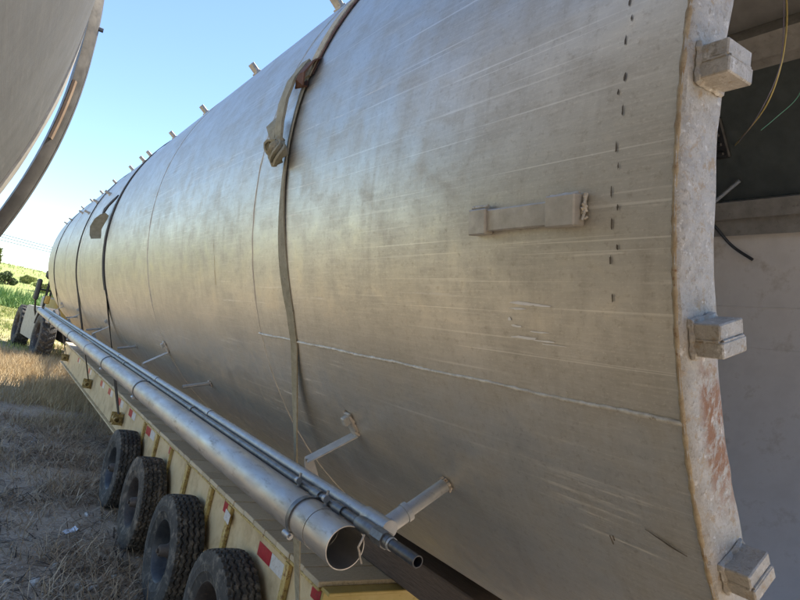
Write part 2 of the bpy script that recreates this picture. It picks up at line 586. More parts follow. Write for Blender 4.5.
def shell(y0, y1, r=R, xc=XC, zc=ZC, nseg=216, dy=.09, th=.012, dent=.0026, mi=1, seed=0):
    b = MB()
    ny = max(2, int((y1 - y0) / dy) + 1)
    ys = np.linspace(y0, y1, ny)
    vs, uv, fs, ms = [], [], [], []
    for lay in (0, 1):
        for y in ys:
            e = min(y - y0, y1 - y)
            pin = -.0035 * math.exp(-(e / .07) ** 2)
            for k in range(nseg + 1):
                a = 360.0 * k / nseg
                rr = r
                if lay == 0:
                    ca, sa = cos(radians(a)), sin(radians(a))
                    rr += dent * noise.noise(Vector((ca * 2.1 + seed, y * .9, sa * 2.1))) + dent * .35 * noise.noise(Vector((ca * 6, y * 2.6 + seed, sa * 6))) + pin
                else: rr -= th
                vs.append(cyl(a, y, rr, xc, zc))
                uv.append((y, radians(a if a <= 180 else a - 360) * r if a != 180 else pi * r))
    n1 = nseg + 1
    for lay in (0, 1):
        o = lay * ny * n1
        for j in range(ny - 1):
            for k in range(nseg):
                q = (o + j * n1 + k, o + (j + 1) * n1 + k, o + (j + 1) * n1 + k + 1, o + j * n1 + k + 1)
                fs.append(q if lay == 0 else q[::-1]); ms.append(0 if lay == 0 else mi)
    o2 = ny * n1
    for k in range(nseg):
        fs.append((k, k + 1, o2 + k + 1, o2 + k)); ms.append(0)
        e = (ny - 1) * n1
        fs.append((e + k, o2 + e + k, o2 + e + k + 1, e + k + 1)); ms.append(0)
    b.v = [tuple(v) for v in vs]; b.f = fs; b.m = ms; b.uv = uv
    return b


def arc_bead(y, a0, a1, r, rad, xc=XC, zc=ZC, wob=.35, n=None, sides=6, yw=.004):
    n = n or int(abs(a1 - a0) / 1.2) + 2
    pts, rs = [], []
    for i in range(n):
        a = a0 + (a1 - a0) * i / (n - 1)
        pts.append(cyl(a, y + random.uniform(-yw, yw), r, xc, zc)); rs.append(rad * random.uniform(1 - wob, 1 + wob))
    return MB().tube(pts, rs, sides)


TANK_BASE = (XC, 8.4, ZC - R)
tank = thing('storage_tank', 'long weathered stainless tank lying strapped on the cream flatbed trailer', 'tank', TANK_BASE)
courses = [.615, 2.72, 5.08, 7.42, 9.75, 12.05, 14.3, 16.2]
for i in range(len(courses) - 1):
    y0, y1 = courses[i], courses[i + 1]
    nm = shell(y0, y1 - .0006, dy=.06 if i == 0 else .1, seed=i * 7.7, mi=1, dent=.0011 if i == 0 else .0026).build('shell_course', [M['tank'], M['lining']], tank, 60)
for y in courses[1:-1]:
    arc_bead(y, 0, 360, R - .0035, .0038, n=260).build('ring_weld', M['bead_seam'], tank, 60)
# dished far end
hd = MB().lathe([(16.2 + .5 * sin(t), R * cos(t)) for t in np.linspace(0, pi / 2 - .01, 12)], 96, 'Y', (XC, 0, ZC))
hd.uv = [(v[1] * 2, v[2]) for v in hd.v]
hd.build('dished_head', M['tank'], tank, 60)
# the thick longitudinal weld and the tan weld round the end
pts, rs = [], []
for i in range(150):
    y = .612 + (2.74 - .612) * i / 149
    pts.append(cyl(-26.4 + .05 * sin(i * .21) + random.uniform(-.03, .03), y, R)); rs.append(.0054 * random.uniform(.75, 1.25))
MB().tube(pts, rs, 7).build('seam_weld', M['bead'], tank, 60)
arc_bead(.611, 0, 360, R - .0005, .0056, n=900, wob=.22, yw=.0006).build('corner_weld', M['corner'], tank, 60)
# end ring: a flat annulus with wavy edges
b = MB()
n = 360
prof = [(.609, R + .004), (.603, R - .003), (.602, R - .03), (.602, R - .06), (.602, R - .105), (.605, R - .121), (.618, R - .122), (.618, R - .0125)]
vs = []
for (y, r) in prof:
    for k in range(n):
        a = 360 * k / n
        w = .0022 * noise.noise(Vector((a * .35, r * 40, y * 9))) + .0012 * noise.noise(Vector((a * 1.3, r * 90, 2)))
        vs.append(cyl(a, y + w, r + w))
b.add(vs, [(i * n + k, i * n + (k + 1) % n, (i + 1) * n + (k + 1) % n, (i + 1) * n + k) for i in range(len(prof) - 1) for k in range(n)])
b.build('end_ring', M['ring'], tank, 40)
# square lugs round the ring
bm_l = MB()
bm_l.box((0, -.002, .0158), (.080, .058, .0295), None, 0, .0025)
bm_l.box((.001, 0, -.0158), (.079, .054, .0295), None, 0, .0025)
bm_l.box((0, .002, 0), (.074, .046, .006))
for sx in (-1, 1): bm_l.tube([(sx * .0385, -.024 + .006 * q, random.uniform(-.002, .002)) for q in range(9)], [.0032 * random.uniform(.6, 1.4) for q in range(9)], 6)
bm_l.tube([(-.034 + .0085 * q, -.0275, random.uniform(-.001, .001)) for q in range(9)], [.0026 * random.uniform(.6, 1.3) for q in range(9)], 6)
wl_ = []
for q in range(40):
    t_ = q / 40 * 4
    sd, f_ = int(t_), (t_ % 1) * 2 - 1
    a_, b_ = ((f_, 1), (1, -f_), (-f_, -1), (-1, f_))[sd]
    wl_.append((a_ * .0405, .0245 + random.uniform(-.002, .002), b_ * .0325))
wl_.append(wl_[0])
bm_l.tube(wl_, [.0065 * random.uniform(.65, 1.35) for q in wl_], 6)
lug_me = bm_l.mesh('lug', M['ring'], 30)
weld_pts = [(-.047, .004, -.002), (-.05, -.012, .002), (-.047, -.024, -.002)]
for k in range(23):
    a = -5.9 - 15.65 * k
    c = cyl(a, .574, R - .066)
    link('lug', lug_me, tank, c - Vector(TANK_BASE), frame_r(a).to_euler())
# lifting clips along the crown
cl = MB(); cl.box((.036, 0, 0), (.080, .066, .026), None, 0, .003); cl.box((.004, 0, .004), (.012, .08, .044), None, 0, .003)
cl_me = cl.mesh('crown_clip', M['clip'], 30)
for i, y in enumerate([3.03, 4.32, 5.62, 6.8, 8.0, 9.2, 10.65, 12.1, 13.5, 15.0]):
    a = 35.2
    link('crown_clip', cl_me, tank, cyl(a, y, R) - Vector(TANK_BASE), frame_r(a).to_euler())
for i, (y, a) in enumerate([(8.15, 33), (8.85, 18.5), (10.2, 19.6), (10.5, 14.5), (12.2, 20.2), (14.3, 21.5), (15.5, 22)]):
    link('crown_clip', cl_me, tank, cyl(a, y, R) - Vector(TANK_BASE), frame_r(a).to_euler())
# the flat bar pad with its two end plates
F = frame(-13.7)
b = MB()
for (y, a_, d) in ((.965, -13.7, (.012, .30, .052)),):
    b.box(cyl(a_, y, R + .014), d, F, 0, .003)
bar = b.build('side_bar', M['pad'], tank, 30)
b = MB(); b.box(cyl(-13.75, 1.107, R + .013), (.028, .062, .062), F, 0, .003)
b.build('end_plate', M['pad'], bar, 30)
b = MB(); b.box(cyl(-13.65, .845, R + .016), (.034, .078, .066), F, 0, .003)
b.build('end_plate', M['pad'], bar, 30)
b = MB()
for i in range(11): b.tube([cyl(-14.5 + random.uniform(0, 1.9), .802 + random.uniform(-.006, .005), R + .004), cyl(-14.4 + random.uniform(0, 1.8), .800, R + random.uniform(.008, .016))], [random.uniform(.003, .0045), .003], 6)
for (y0, y1) in ((.81, .884), (1.08, 1.135)):
    b.tube([cyl(-12.62, y0 + (y1 - y0) * i / 8, R + .012) for i in range(9)], [.005 * random.uniform(.7, 1.3) for i in range(9)], 6)
pw = b.build('plate_weld', M['bead'], bar, 60); pw['kind'] = 'stuff'
# pry marks, scuffs and scratches lying on the plate
def patch(b, y, a, ly, la, r=R + .0022):
    n_ = 10
    vs = [cyl(a, y, r)]
    for k in range(n_):
        t = 2 * pi * k / n_
        q = random.uniform(.55, 1.2)
        vs.append(cyl(a + la * q * sin(t), y + ly * q * cos(t), r))
    b.add(vs, [(0, 1 + k, 1 + (k + 1) % n_) for k in range(n_)])
b = MB()
for (y, a) in [(.742, -12.6), (.727, -13.6), (.740, -14.7), (.727, -16.0), (.743, -16.9), (.741, -19.1), (.731, -2.2), (.738, -3.6), (.729, -5.7), (.727, -7.9), (.741, -6.6), (.735, -10.2), (.729, -11.2), (.742, -.8), (.731, .9), (.738, 2.4)]:
    patch(b, y, a + random.uniform(-.15, .15), random.uniform(.0016, .0030), random.uniform(.20, .44), R + .0016)
pm = b.build('pry_mark', M['mark'], tank, 0); pm['kind'] = 'stuff'
b = MB()
for (y, a, ly, la) in [(.978, -19.8, .05, .09), (.93, -19.9, .03, .06), (1.0, -20.2, .03, .06), (1.01, -21.5, .018, .07), (.938, -21.8, .03, .05), (.99, -22.3, .05, .08), (.93, -22.4, .05, .05), (1.03, -21.0, .006, .1), (.90, -22.6, .04, .03)]:
    patch(b, y, a, ly, la * 1.5, R + .0015)
pm = b.build('chalky_scuff', M['mark_white'], tank, 0); pm['kind'] = 'stuff'
b = MB()
b.tube([cyl(-34.7, .735, R + .001), cyl(-35.0, .705, R + .002), cyl(-35.3, .68, R + .002), cyl(-35.6, .649, R + .001)], [.0006, .0013, .0017, .0008], 5)
b.build('black_scratch', M['mark'], tank, 60)
for q in ((-36.6, .838, -37.3, .834), (-36.5, .829, -36.9, .828)):
    MB().tube([cyl(q[0], q[1], R), cyl(q[2], q[3], R)], .0013, 5).build('black_scratch', M['mark'], tank, 60)

b = MB()
for (y, a, ly, la) in ((3.30, -15.5, .006, 1.6), (3.302, -18.0, .010, 1.9), (3.31, -12.6, .004, 1.5)): patch(b, y, a, ly, la, R + .0012)
pm = b.build('run_stain', M['stain'], tank, 0); pm['kind'] = 'stuff'

# inside of the open end
def strip(a0, a1, y0, y1, r0, r1, n=8):
    b = MB()
    pr = []
    for r in (r0, r1):
        for k in range(n + 1): pr.append((a0 + (a1 - a0) * (k if r == r0 else n - k) / n, r))
    P = len(pr)
    vs = [cyl(a, y, r) for y in (y0, y1) for (a, r) in pr]
    fs = [(i, (i + 1) % P, P + (i + 1) % P, P + i) for i in range(P)]
    fs += [tuple(range(P)), tuple(range(P, 2 * P))[::-1]]
    return b.add(vs, fs)
RI = R - .0125
strip(122.3, 151.2, .9, 6, RI - .001, RI - .014, 10).build('dark_panel', M['panel_dark'], tank, 30)  # darker green-grey strip of wall between the two stringers
strip(60, 113.5, .66, 6, RI - .001, RI - .01, 24).build('ceiling_shade_strip', M['ceil'], tank, 30)  # added dark strip: paints the shade under the crown
st = strip(113.6, 119.0, .8, 6, RI - .001, RI - .11, 3).build('stringer', M['stringer'], tank, 30)
strip(119.1, 122.2, .8, 6, RI - .001, RI - .05, 2).build('flange', M['stringer'], st, 30)
st = strip(151.3, 155.4, .8, 6, RI - .001, RI - .085, 3).build('stringer', M['stringer'], tank, 30)
strip(155.5, 159.6, .8, 6, RI - .001, RI - .045, 2).build('flange', M['stringer'], st, 30)
MB().tube([cyl(176.5 + .04 * sin(i), .8 + i * .1, RI) for i in range(40)], [.004 * random.uniform(.7, 1.3) for i in range(40)], 6).build('inner_seam', M['lining'], tank, 60)
MB().tube([cyl(186.0 + .04 * sin(i), .8 + i * .1, RI) for i in range(40)], [.003 * random.uniform(.7, 1.3) for i in range(40)], 6).build('inner_seam', M['lining'], tank, 60)
# black louvred vent on the dark panel
Fv = frame(136)
vent = MB()
vent.box(cyl(136, 2.46, RI - .030), (.03, .30, .31), Fv, 0, .01)
vent = vent.build('louvre_vent', M['black'], tank, 30)
for k in range(4):
    MB().box(cyl(132.6 + 2.3 * k, 2.46, RI - .055), (.028, .25, .032), Fv, 0, .008).build('louvre_slat', M['black'], vent, 30)
# a short rod standing off the stringer
p0 = cyl(151.5, 2.48, RI - .09)
MB().tube([p0, p0 + Vector((-.06, -.22, .14))], .014, 8).build('stay_rod', M['galv'], tank, 60)

# brackets carrying the pipes
def bracket(y):
    b = MB()
    a = -36.9
    Fa = frame(a)
    b.box(cyl(a + .9, y, R + .006), (.012, .045, .10), Fa, 0, .003)
    b.box(cyl(a + 1.6, y, R + .02), (.03, .030, .035), Fa, 0, .004)
    p = b.build('pipe_bracket', M['white_paint'], tank, 30)
    b = MB()
    s0 = cyl(a - .6, y, R + .008); s1 = Vector((1.095, y + .05, 1.868))
    d = s1 - s0
    L = d.length
    ex = d.normalized(); ey = Vector((0, 1, 0)); ey = (ey - ex * ey.dot(ex)).normalized(); ez = ex.cross(ey)
    Rm = Matrix((ex, ey, ez)).transposed()
    b.box((s0 + s1) / 2, (L + .01, .056, .007), Rm, 0, .002)
    g = [(1.080, 1.872), (1.118, 1.872), (1.200, 1.735), (1.120, 1.735)]
    b.build('flat_arm', M['white_paint'], p, 30)
    b = MB()
    b.add([(x, y + .042, z) for x, z in g] + [(x, y + .048, z) for x, z in g], [(0, 1, 2, 3), (7, 6, 5, 4)] + [(i, (i + 1) % 4, 4 + (i + 1) % 4, 4 + i) for i in range(4)])
    b.build('gusset_plate', M['white_paint'], p, 30)
    b = MB()
    for q in range(8):
        b.tube([cyl(a + .9 + random.uniform(-1.6, 1.6), y + random.choice((-.024, .024)), R), cyl(a + .9 + random.uniform(-1.6, 1.6), y + random.choice((-.02, .02)), R + .009)], .006, 5)
    b.build('tack_weld', M['clip'], p, 60)
for y in (2.0, 5.05, 8.1, 11.15, 14.2): bracket(y)

PX, PZ, PR = 1.0, 1.735, .066          # big pipe
CX, CZ, CR = 1.075, 1.822, .021         # galvanised conduit
DX, DZ, DR = 1.038, 1.806, .0135       # dark conduit

def stand_off(y, big=False):
    foot = cyl(-38.9 if big else -41.6, y, R)
    tip = Vector((CX + .005, y, CZ - .004))
    d = (foot - tip)
    b = MB()
    b.tube([foot, tip + d * .30], .021 if big else .012, 14)
    p = b.build('stand_off_arm', M['galv'], tank, 40)
    b = MB()
    for k in range(9):
        t = 2 * pi * k / 9
        Fq = frame(-38.9 if big else -41.6)
        c = foot + Fq @ Vector((.003, .022 * cos(t), .022 * sin(t)))
        b.tube([c, c + Fq @ Vector((.008, 0, 0))], .007, 5)
    b.build('foot_weld', M['clip'], p, 60)
stand_off(1.462, True)
for y in (4.1, 6.7, 9.3, 12.3): stand_off(y)

# ------------------------------------------------------------------ big pipe and the two conduits along the tank
pipe = thing('drain_pipe', 'dull round steel pipe with open end running along the trailer edge', 'pipe', (PX, 1.53, PZ))
def pts_line(x, z, y0, y1, n): return [(x, y0 + (y1 - y0) * i / n, z) for i in range(n + 1)]
MB().tube(pts_line(PX, PZ, 1.68, 16.5, 24), PR, 40, hollow=.004).build('barrel', M['pipe'], pipe, 40)
MB().tube(pts_line(PX, PZ, 1.525, 1.678, 3), PR - .0012, 40, hollow=.003).build('end_sleeve', M['pipe'], pipe, 40)
for y in (7.45, 10.8):
    MB().tube(pts_line(PX, PZ, y - .16, y + .16, 2), PR + .005, 32).build('coupling_sleeve', M['pipe'], pipe, 40)
for y in (1.79, 4.46, 6.0, 9.1, 12.6):
    c = MB().tube([(PX, y - .011, PZ), (PX, y + .011, PZ)], PR + .0055, 36).build('band_clamp', M['dark_pipe'], pipe, 40)
    b = MB()
    b.tube([(PX - .056, y - .02, PZ - .055), (PX - .056, y + .024, PZ - .055)], .011, 10)
    b.tube([(PX - .056, y - .028, PZ - .055), (PX - .056, y - .018, PZ - .055)], .0065, 6)
    b.tube([(PX - .05, y, PZ - .05), (PX - .062, y, PZ - .062)], .009, 6)
    b.tube([(PX + .015, y, PZ + .068), (CX - .012, y, CZ - .02)], .006, 6)
    b.build('clamp_bolt', M['galv'], c, 40)
b = MB()
wp = [(1.012, 1.46, 1.797), (1.006, 1.458, 1.781), (.996, 1.455, 1.762), (1.006, 1.460, 1.750), (1.019, 1.468, 1.728), (1.033, 1.476, 1.709)]
b.tube(wp, .0032, 6)
tie = b.build('tie_wire', M['clip'], None, 60, base=(PX + .05, 1.5, PZ))
tag(tie, 'short twisted tie wire hanging across the open pipe mouth', 'wire')

cond = thing('galvanised_conduit', 'pale galvanised conduit with a tee fitting at its near end', 'conduit', (CX, 1.46, CZ))
MB().tube(pts_line(CX, CZ, 1.50, 16.2, 20), CR, 20, hollow=.003).build('tube', M['galv'], cond, 40)
tip = Vector((CX + .005, 1.462, CZ - .004)); dfo = (cyl(-38.9, 1.462, R) - tip)
b = MB()
b.tube([tip - dfo * .10, tip + dfo * .33], .027, 18)
b.tube([(CX, 1.43, CZ), (CX, 1.56, CZ)], .0265, 18)
b.tube([tip + dfo * .29, tip + dfo * .36], .030, 18)
b.build('tee_fitting', M['galv'], cond, 40)
for y in (3.2, 4.46, 6.0, 9.1, 12.6):
    MB().tube([(CX, y - .03, CZ), (CX, y + .03, CZ)], CR + .004, 16).build('collar', M['galv'], cond, 40)

dc = thing('dark_conduit', 'thin dark steel conduit ending in a black open nipple beside the tee', 'conduit', (DX, 1.24, DZ))
MB().tube(pts_line(DX, DZ, 1.47, 16.0, 20), DR, 14).build('tube', M['dark_pipe'], dc, 40)
b = MB()
b.tube([(DX, 1.44, DZ), (DX, 1.45, DZ), (DX, 1.53, DZ), (DX, 1.54, DZ)], [.020, .0225, .0225, .019], 16)
b.tube([(DX, 1.385, DZ), (DX, 1.44, DZ)], .0255, 8)
b.tube([(DX, 1.365, DZ), (DX, 1.385, DZ)], .020, 12)
b.build('union_coupling', M['dark_pipe'], dc, 35)
for y in (1.66, 1.82, 3.4, 5.5, 8.5): MB().tube([(DX, y - .03, DZ), (DX, y + .03, DZ)], DR + .005, 12).build('coupling', M['dark_pipe'], dc, 40)
MB().tube([(DX, 1.372, DZ), (DX, 1.355, DZ)], .0185, 14).build('pale_ring', M['galv'], dc, 40)
MB().tube(pts_line(DX, DZ, 1.236, 1.372, 2), .0165, 20, hollow=.003).build('nipple', M['nipple'], dc, 40)
for y in (1.72, 1.93):
    b = MB()
    b.tube([(DX - .02, y, DZ - .012), (DX - .02, y, DZ + .04)], .005, 8)
    b.tube([(DX - .024, y - .008, DZ + .014), (DX - .024, y + .008, DZ + .014)], .012, 10)
    b.build('saddle_bolt', M['galv'], dc, 40)

# ------------------------------------------------------------------ the trailer
TB = (XC, 10.5, 0)
tr = thing('flatbed_trailer', 'cream flatbed trailer with four dusty tyres under the strapped tank', 'trailer', TB)
BX = 1.80                                  # web plane of the near beam
MIR = 2 * XC
Y0, Y1 = 2.86, 17.3
ribs = [3.28, 4.34, 4.82, 5.53, 6.15, 6.78, 7.45, 8.15, 8.9, 9.65, 10.4, 11.15, 11.9, 12.65, 13.4, 14.15, 14.9, 15.65, 16.4]
edges = [Y0 + .02] + ribs + [Y1]
for side in (0, 1):
    def mx(x): return x if side == 0 else MIR - x
    for i in range(len(edges) - 1):
        if side and i % 3: continue
        ya, yb = edges[i] + .004, edges[i + 1 if not side else min(i + 3, len(edges) - 1)] - .004
        MB().box((mx(BX + .006), (ya + yb) / 2, .79), (.012, yb - ya, .44), None, 0, .002).build('web_panel', M['cream'], tr, 30)
    if side == 0:
        for i, y in enumerate([q for q in ribs if q < 8]):
            w = .012 if abs(y - 6.15) < .01 else .058
            MB().box((BX - .018, y, .785), (.030, w, .43), None, 0, .003).build('rib', M['rib'], tr, 30)
            if w > .02: MB().box((BX - .003, y + .022, .785), (.004, .09, .41), None, 0, .001).build('rib_plate', M['rib'], tr, 30)
    MB().box((mx(BX - .005), (Y0 + Y1) / 2, .557), (.085, Y1 - Y0, .022), None, 0, .004).build('bottom_flange', M['cream'], tr, 30)
    MB().box((mx(BX - .006), (Y0 + Y1) / 2, 1.018), (.065, Y1 - Y0, .018), None, 0, .004).build('top_flange', M['rib'], tr, 30)
b = MB()
b.box((XC, Y0 - .02, .90), (MIR - 2 * BX + .04, .02, .27), None, 0, .003)
b.box((XC, Y0 - .055, 1.032), (MIR - 2 * BX + .06, .09, .02), None, 0, .004)
b.box((XC, Y0 - .05, .765), (MIR - 2 * BX + .06, .08, .02), None, 0, .004)
b.build('end_beam', M['yellow'], tr, 30)
b = MB()
for x in (2.25, 3.16):
    b.box((x, (Y0 + Y1) / 2, .80), (.16, Y1 - Y0 - .1, .40))
for y in np.arange(3.4, 17, 1.2): b.box((XC, y, .93), (1.75, .08, .14))
b.build('underframe', M['frame_dark'], tr, 0)
# gooseneck rising to the tractor
b = MB()
for x in (2.42, 2.99):
    b.add([(x - .10, 17.28, .58), (x + .10, 17.28, .58), (x + .10, 17.28, 1.0), (x - .10, 17.28, 1.0), (x - .10, 18.6, .95), (x + .10, 18.6, .95), (x + .10, 18.4, 1.25), (x - .10, 18.4, 1.25)],
          [(0, 1, 2, 3), (4, 7, 6, 5), (0, 4, 5, 1), (3, 2, 6, 7), (0, 3, 7, 4), (1, 5, 6, 2)])
    b.box((x, 20.0, 1.10), (.20, 3.0, .29))
b.box((XC, 21.6, 1.10), (.8, 1.0, .27))
b.build('gooseneck', M['cream'], tr, 30)
# deck planks, each its own board
pl = []
for k in range(6):
    b = MB()
    b.box((0, 0, 0), (1.90 + random.uniform(-.004, .004), .192, .032), None, 0, .004)
    pl.append(b.mesh('plank', M['plank'] if k % 2 else M['plank_b'], 30))
y = Y0 - .01
while y < Y1 - .1:
    link('plank', random.choice(pl), tr, (random.uniform(-.003, .003), y + .1 - TB[1], 1.0455 + random.uniform(-.002, .003)), (random.uniform(-.004, .004), 0, random.uniform(-.004, .004)))
    y += .2
# reflective tape
def tape(y0, y1, m, z=.908, h=.088):
    MB().box((BX - .0015, (y0 + y1) / 2, z), (.002, abs(y1 - y0), h)).build('reflective_tape', m, tr, 0)
tape(3.56, 3.77, M['red']); tape(3.335, 3.555, M['white_tape'])
tape(4.42, 4.53, M['red'], .945, .075)
tape(6.20, 6.30, M['red'], .95, .07)
for yc in (7.17, 8.28, 9.15, 10.05, 10.9, 12.5, 14.3):
    tape(yc, yc + .22, M['red'], .93, .09); tape(yc - .2, yc - .003, M['white_tape'], .93, .09)
tape(2.885, 2.99, M['red'], .97, .08)
b = MB(); b.box((BX - .037, 4.33, .925), (.004, .11, .075), Matrix.Rotation(.12, 3, 'X'), 0, .001)
b.build('torn_tape', M['white_tape'], tr, 0, label='loose white tape scrap stuck on a rib')
# winches
winch_y = (2.98, 8.80, 12.0, 16.2)
for y in winch_y:
    b = MB()
    b.box((BX - .07, y - .075, .77), (.13, .012, .15), None, 0, .003)
    b.box((BX - .07, y + .075, .77), (.13, .012, .15), None, 0, .003)
    b.box((BX - .012, y, .77), (.014, .16, .16), None, 0, .003)
    p = b.build('winch', M['winch'], tr, 30)
    MB().tube([(BX - .085, y - .14, .77), (BX - .085, y + .07, .77)], .042, 18, hollow=.014).build('winch_drum', M['winch'], p, 40)
# tyres and wheels
def tyre_mesh(name, mat, rad=.44, w=.24, rimr=.232, blocks=False, na=240, lugs=False):
    prof = []
    hw = w / 2
    for (x, r) in ((-.72, rimr), (-.80, rimr + .012), (-.90, rimr + .05), (-.955, rimr + .066), (-.985, rimr + .069), (-.975, rimr + .075), (-1.0, rimr + .105), (-1.015, rimr + .112), (-1.0, rimr + .118), (-1.0, rad - .075), (-.965, rad - .045), (-.93, rad - .026)):
        prof.append((x * hw, r, 0))
    nt = 68
    for i in range(nt + 1):
        x = -.88 + 1.76 * i / nt
        prof.append((x * hw, rad - .011 * (abs(x) ** 3), 1))
    for (x, r) in ((.93, rad - .026), (.965, rad - .045), (1.0, rad - .075), (1.0, rimr + .105), (.90, rimr + .05), (.80, rimr + .012), (.72, rimr)):
        prof.append((x * hw, r, 0))
    vs, P = [], len(prof)
    gw = .026 * w
    for k in range(na):
        t = 2 * pi * k / na
        zig = abs(((t / (2 * pi) * 44) % 1) * 2 - 1) * 2 - 1
        for (x, r, tr_) in prof:
            rr = r
            if tr_:
                g = 0
                if lugs:
                    q = (t / (2 * pi) * 22 + (abs(x) / w) * 1.2 + (0 if x < 0 else .5)) % 1
                    if q > .45 and abs(x) > .02 * w: g = 1
                    g *= 2.6
                else:
                    for x0 in (-.28, -.095, .095, .28):
                        if abs(x - x0 * w - zig * .040 * w) < gw: g = 1
                    for s_ in (-1, 1):
                        if (x * s_) > .345 * w and ((t / (2 * pi) * 44 + (.25 if s_ > 0 else 0)) % 1) < .34: g = max(g, .8)
                    if blocks and ((t / (2 * pi) * 60 + abs(x) * 6) % 1) < .16: g = max(g, .7)
                rr -= .014 * g
            elif lugs and abs(r - (rad - .026)) < .03:
                q = (t / (2 * pi) * 22 + .6 + (0 if x < 0 else .5)) % 1
                if q > .45: rr -= .02
            vs.append((x, rr * cos(t), rr * sin(t)))
    b = MB()
    b.add(vs, [(k * P + i, k * P + i + 1, ((k + 1) % na) * P + i + 1, ((k + 1) % na) * P + i) for k in range(na) for i in range(P - 1)])
    return b.mesh(name, mat, 28)


def rim_mesh(name, mat, rr=.236, hw=.12, holes=5):
    b = MB()
    b.lathe([(-.70 * hw, rr + .003), (-.78 * hw, rr + .012), (-.80 * hw, rr + .004), (-.74 * hw, rr - .006), (-.2 * hw, rr - .03), (.3 * hw, rr - .05), (.36 * hw, rr - .075)], 40, 'X')
    n_ = holes * 4
    r_in, r_m0, r_m1, r_out = .30 * rr, .46 * rr, .63 * rr, rr - .074
    xs = (.05 * hw, .22 * hw, .32 * hw, .36 * hw)
    for k in range(n_):
        t0, t1 = 2 * pi * k / n_, 2 * pi * (k + 1) / n_
        rs = (r_in, r_m0, r_m1, max(r_out, r_m1 + .01))
        for j in range(3):
            if j == 1 and k % 4 in (0,): continue
            q = [(xs[j], rs[j], t0), (xs[j], rs[j], t1), (xs[j + 1], rs[j + 1], t1), (xs[j + 1], rs[j + 1], t0)]
            b.add([(x, r * cos(t), r * sin(t)) for (x, r, t) in q], [(0, 1, 2, 3)])
    for k in range(10):
        t = 2 * pi * (k + .5) / 10
        p = Vector((.06 * hw, .37 * rr * cos(t), .37 * rr * sin(t)))
        b.tube([p, p + Vector((-.022, 0, 0))], .009, 6)
    b.lathe([(.7 * hw, rr - .03), (.74 * hw, rr + .008), (.4 * hw, rr - .04)], 40, 'X')
    return b.mesh(name, mat, 35)


def hub_mesh(name, mat, s=1.0):
    b = MB()
    b.lathe([(.05, .075 * s), (-.02 * s, .072 * s), (-.05 * s, .05 * s), (-.105 * s, .043 * s), (-.112 * s, .036 * s), (-.112 * s, .0005)], 20, 'X')
    b.lathe([(-.10 * s, .018 * s), (-.128 * s, .018 * s), (-.13 * s, .0005)], 10, 'X')
    b.tube([(.0, 0, 0), (.11, 0, 0)], .05 * s, 10)
    return b.mesh(name, mat, 40)


ty_a = tyre_mesh('tyre', M['tyre']); ty_b = tyre_mesh('tyre', M['tyre_b'], blocks=True)
rim_a = rim_mesh('rim', M['rim']); rim_b = rim_mesh('rim', M['rim_rust'])
hub_a = hub_mesh('hub', M['hub'])
wheel_src = []
for i, y in enumerate((3.81, 5.02, 6.28, 7.56)):
    for side in (0, 1):
        wx = 1.65 if side == 0 else MIR - 1.65
        w = part_empty('wheel', tr, (wx - TB[0], y - TB[1], .432 - .01))
        w.rotation_euler = (random.uniform(0, 6), 0, 0 if side == 0 else pi)
        link('tyre', ty_b if i in (2,) else ty_a, w)
        link('rim', rim_b if i in (2, 0) else rim_a, w)
        link('hub', hub_a, w)
    MB().tube([(1.72, y, .42), (MIR - 1.72, y, .42)], .06, 12).build('axle', M['frame_dark'], tr, 40)

# timbers between deck and tank
def timber(x0, x1, z1, y0, y1, label):
    b = MB()
    n_ = 26
    for i in range(n_): pass
    b.box(((x0 + x1) / 2, (y0 + y1) / 2, (1.066 + z1) / 2), (x1 - x0, y1 - y0, z1 - 1.066), None, 0, .008)
    o = b.build('timber', M['timber'], None, 30, base=((x0 + x1) / 2, y0, 1.066))
    tag(o, label, 'timber', 'timbers under the tank')
timber(2.22, 2.42, 1.243, 1.95, 15.8, 'dark brown timber lying along the deck under the near side of the tank')
timber(2.43, 2.575, 1.282, 2.2, 15.7, 'dark timber hidden under the tank belly beside the near outer timber')
timber(MIR - 2.575, MIR - 2.43, 1.282, 2.2, 15.7, 'dark timber under the tank belly beside the far outer timber')
timber(MIR - 2.42, MIR - 2.22, 1.243, 1.95, 15.8, 'dark brown timber lying along the deck under the far side of the tank')

# ------------------------------------------------------------------ tie-down straps
def ribbon(b, pts, widths, dirs, th=.004):
    vs = []
    P = [Vector(p) for p in pts]
    for i, p in enumerate(P):
        t = (P[min(i + 1, len(P) - 1)] - P[max(i - 1, 0)]).normalized()
        wd = Vector(dirs[i]); wd = (wd - t * wd.dot(t)).normalized()
        nn = t.cross(wd)
        w = widths[i] / 2
        vs += [p + wd * w + nn * th / 2, p - wd * w + nn * th / 2, p - wd * w - nn * th / 2, p + wd * w - nn * th / 2]
    fs = [(4 * i + k, 4 * i + (k + 1) % 4, 4 * (i + 1) + (k + 1) % 4, 4 * (i + 1) + k) for i in range(len(P) - 1) for k in range(4)]
    fs += [(0, 3, 2, 1), tuple(4 * (len(P) - 1) + k for k in range(4))]
    b.add(vs, fs)


def lerp(a, b, t): return a + (b - a) * t


def tangent_angle(wx, wz, r=R + .01):
    dx, dz = wx - XC, wz - ZC
    d = hypot(dx, dz)
    base = math.degrees(atan2(dz, -dx))
    return base + math.degrees(math.acos(r / d))


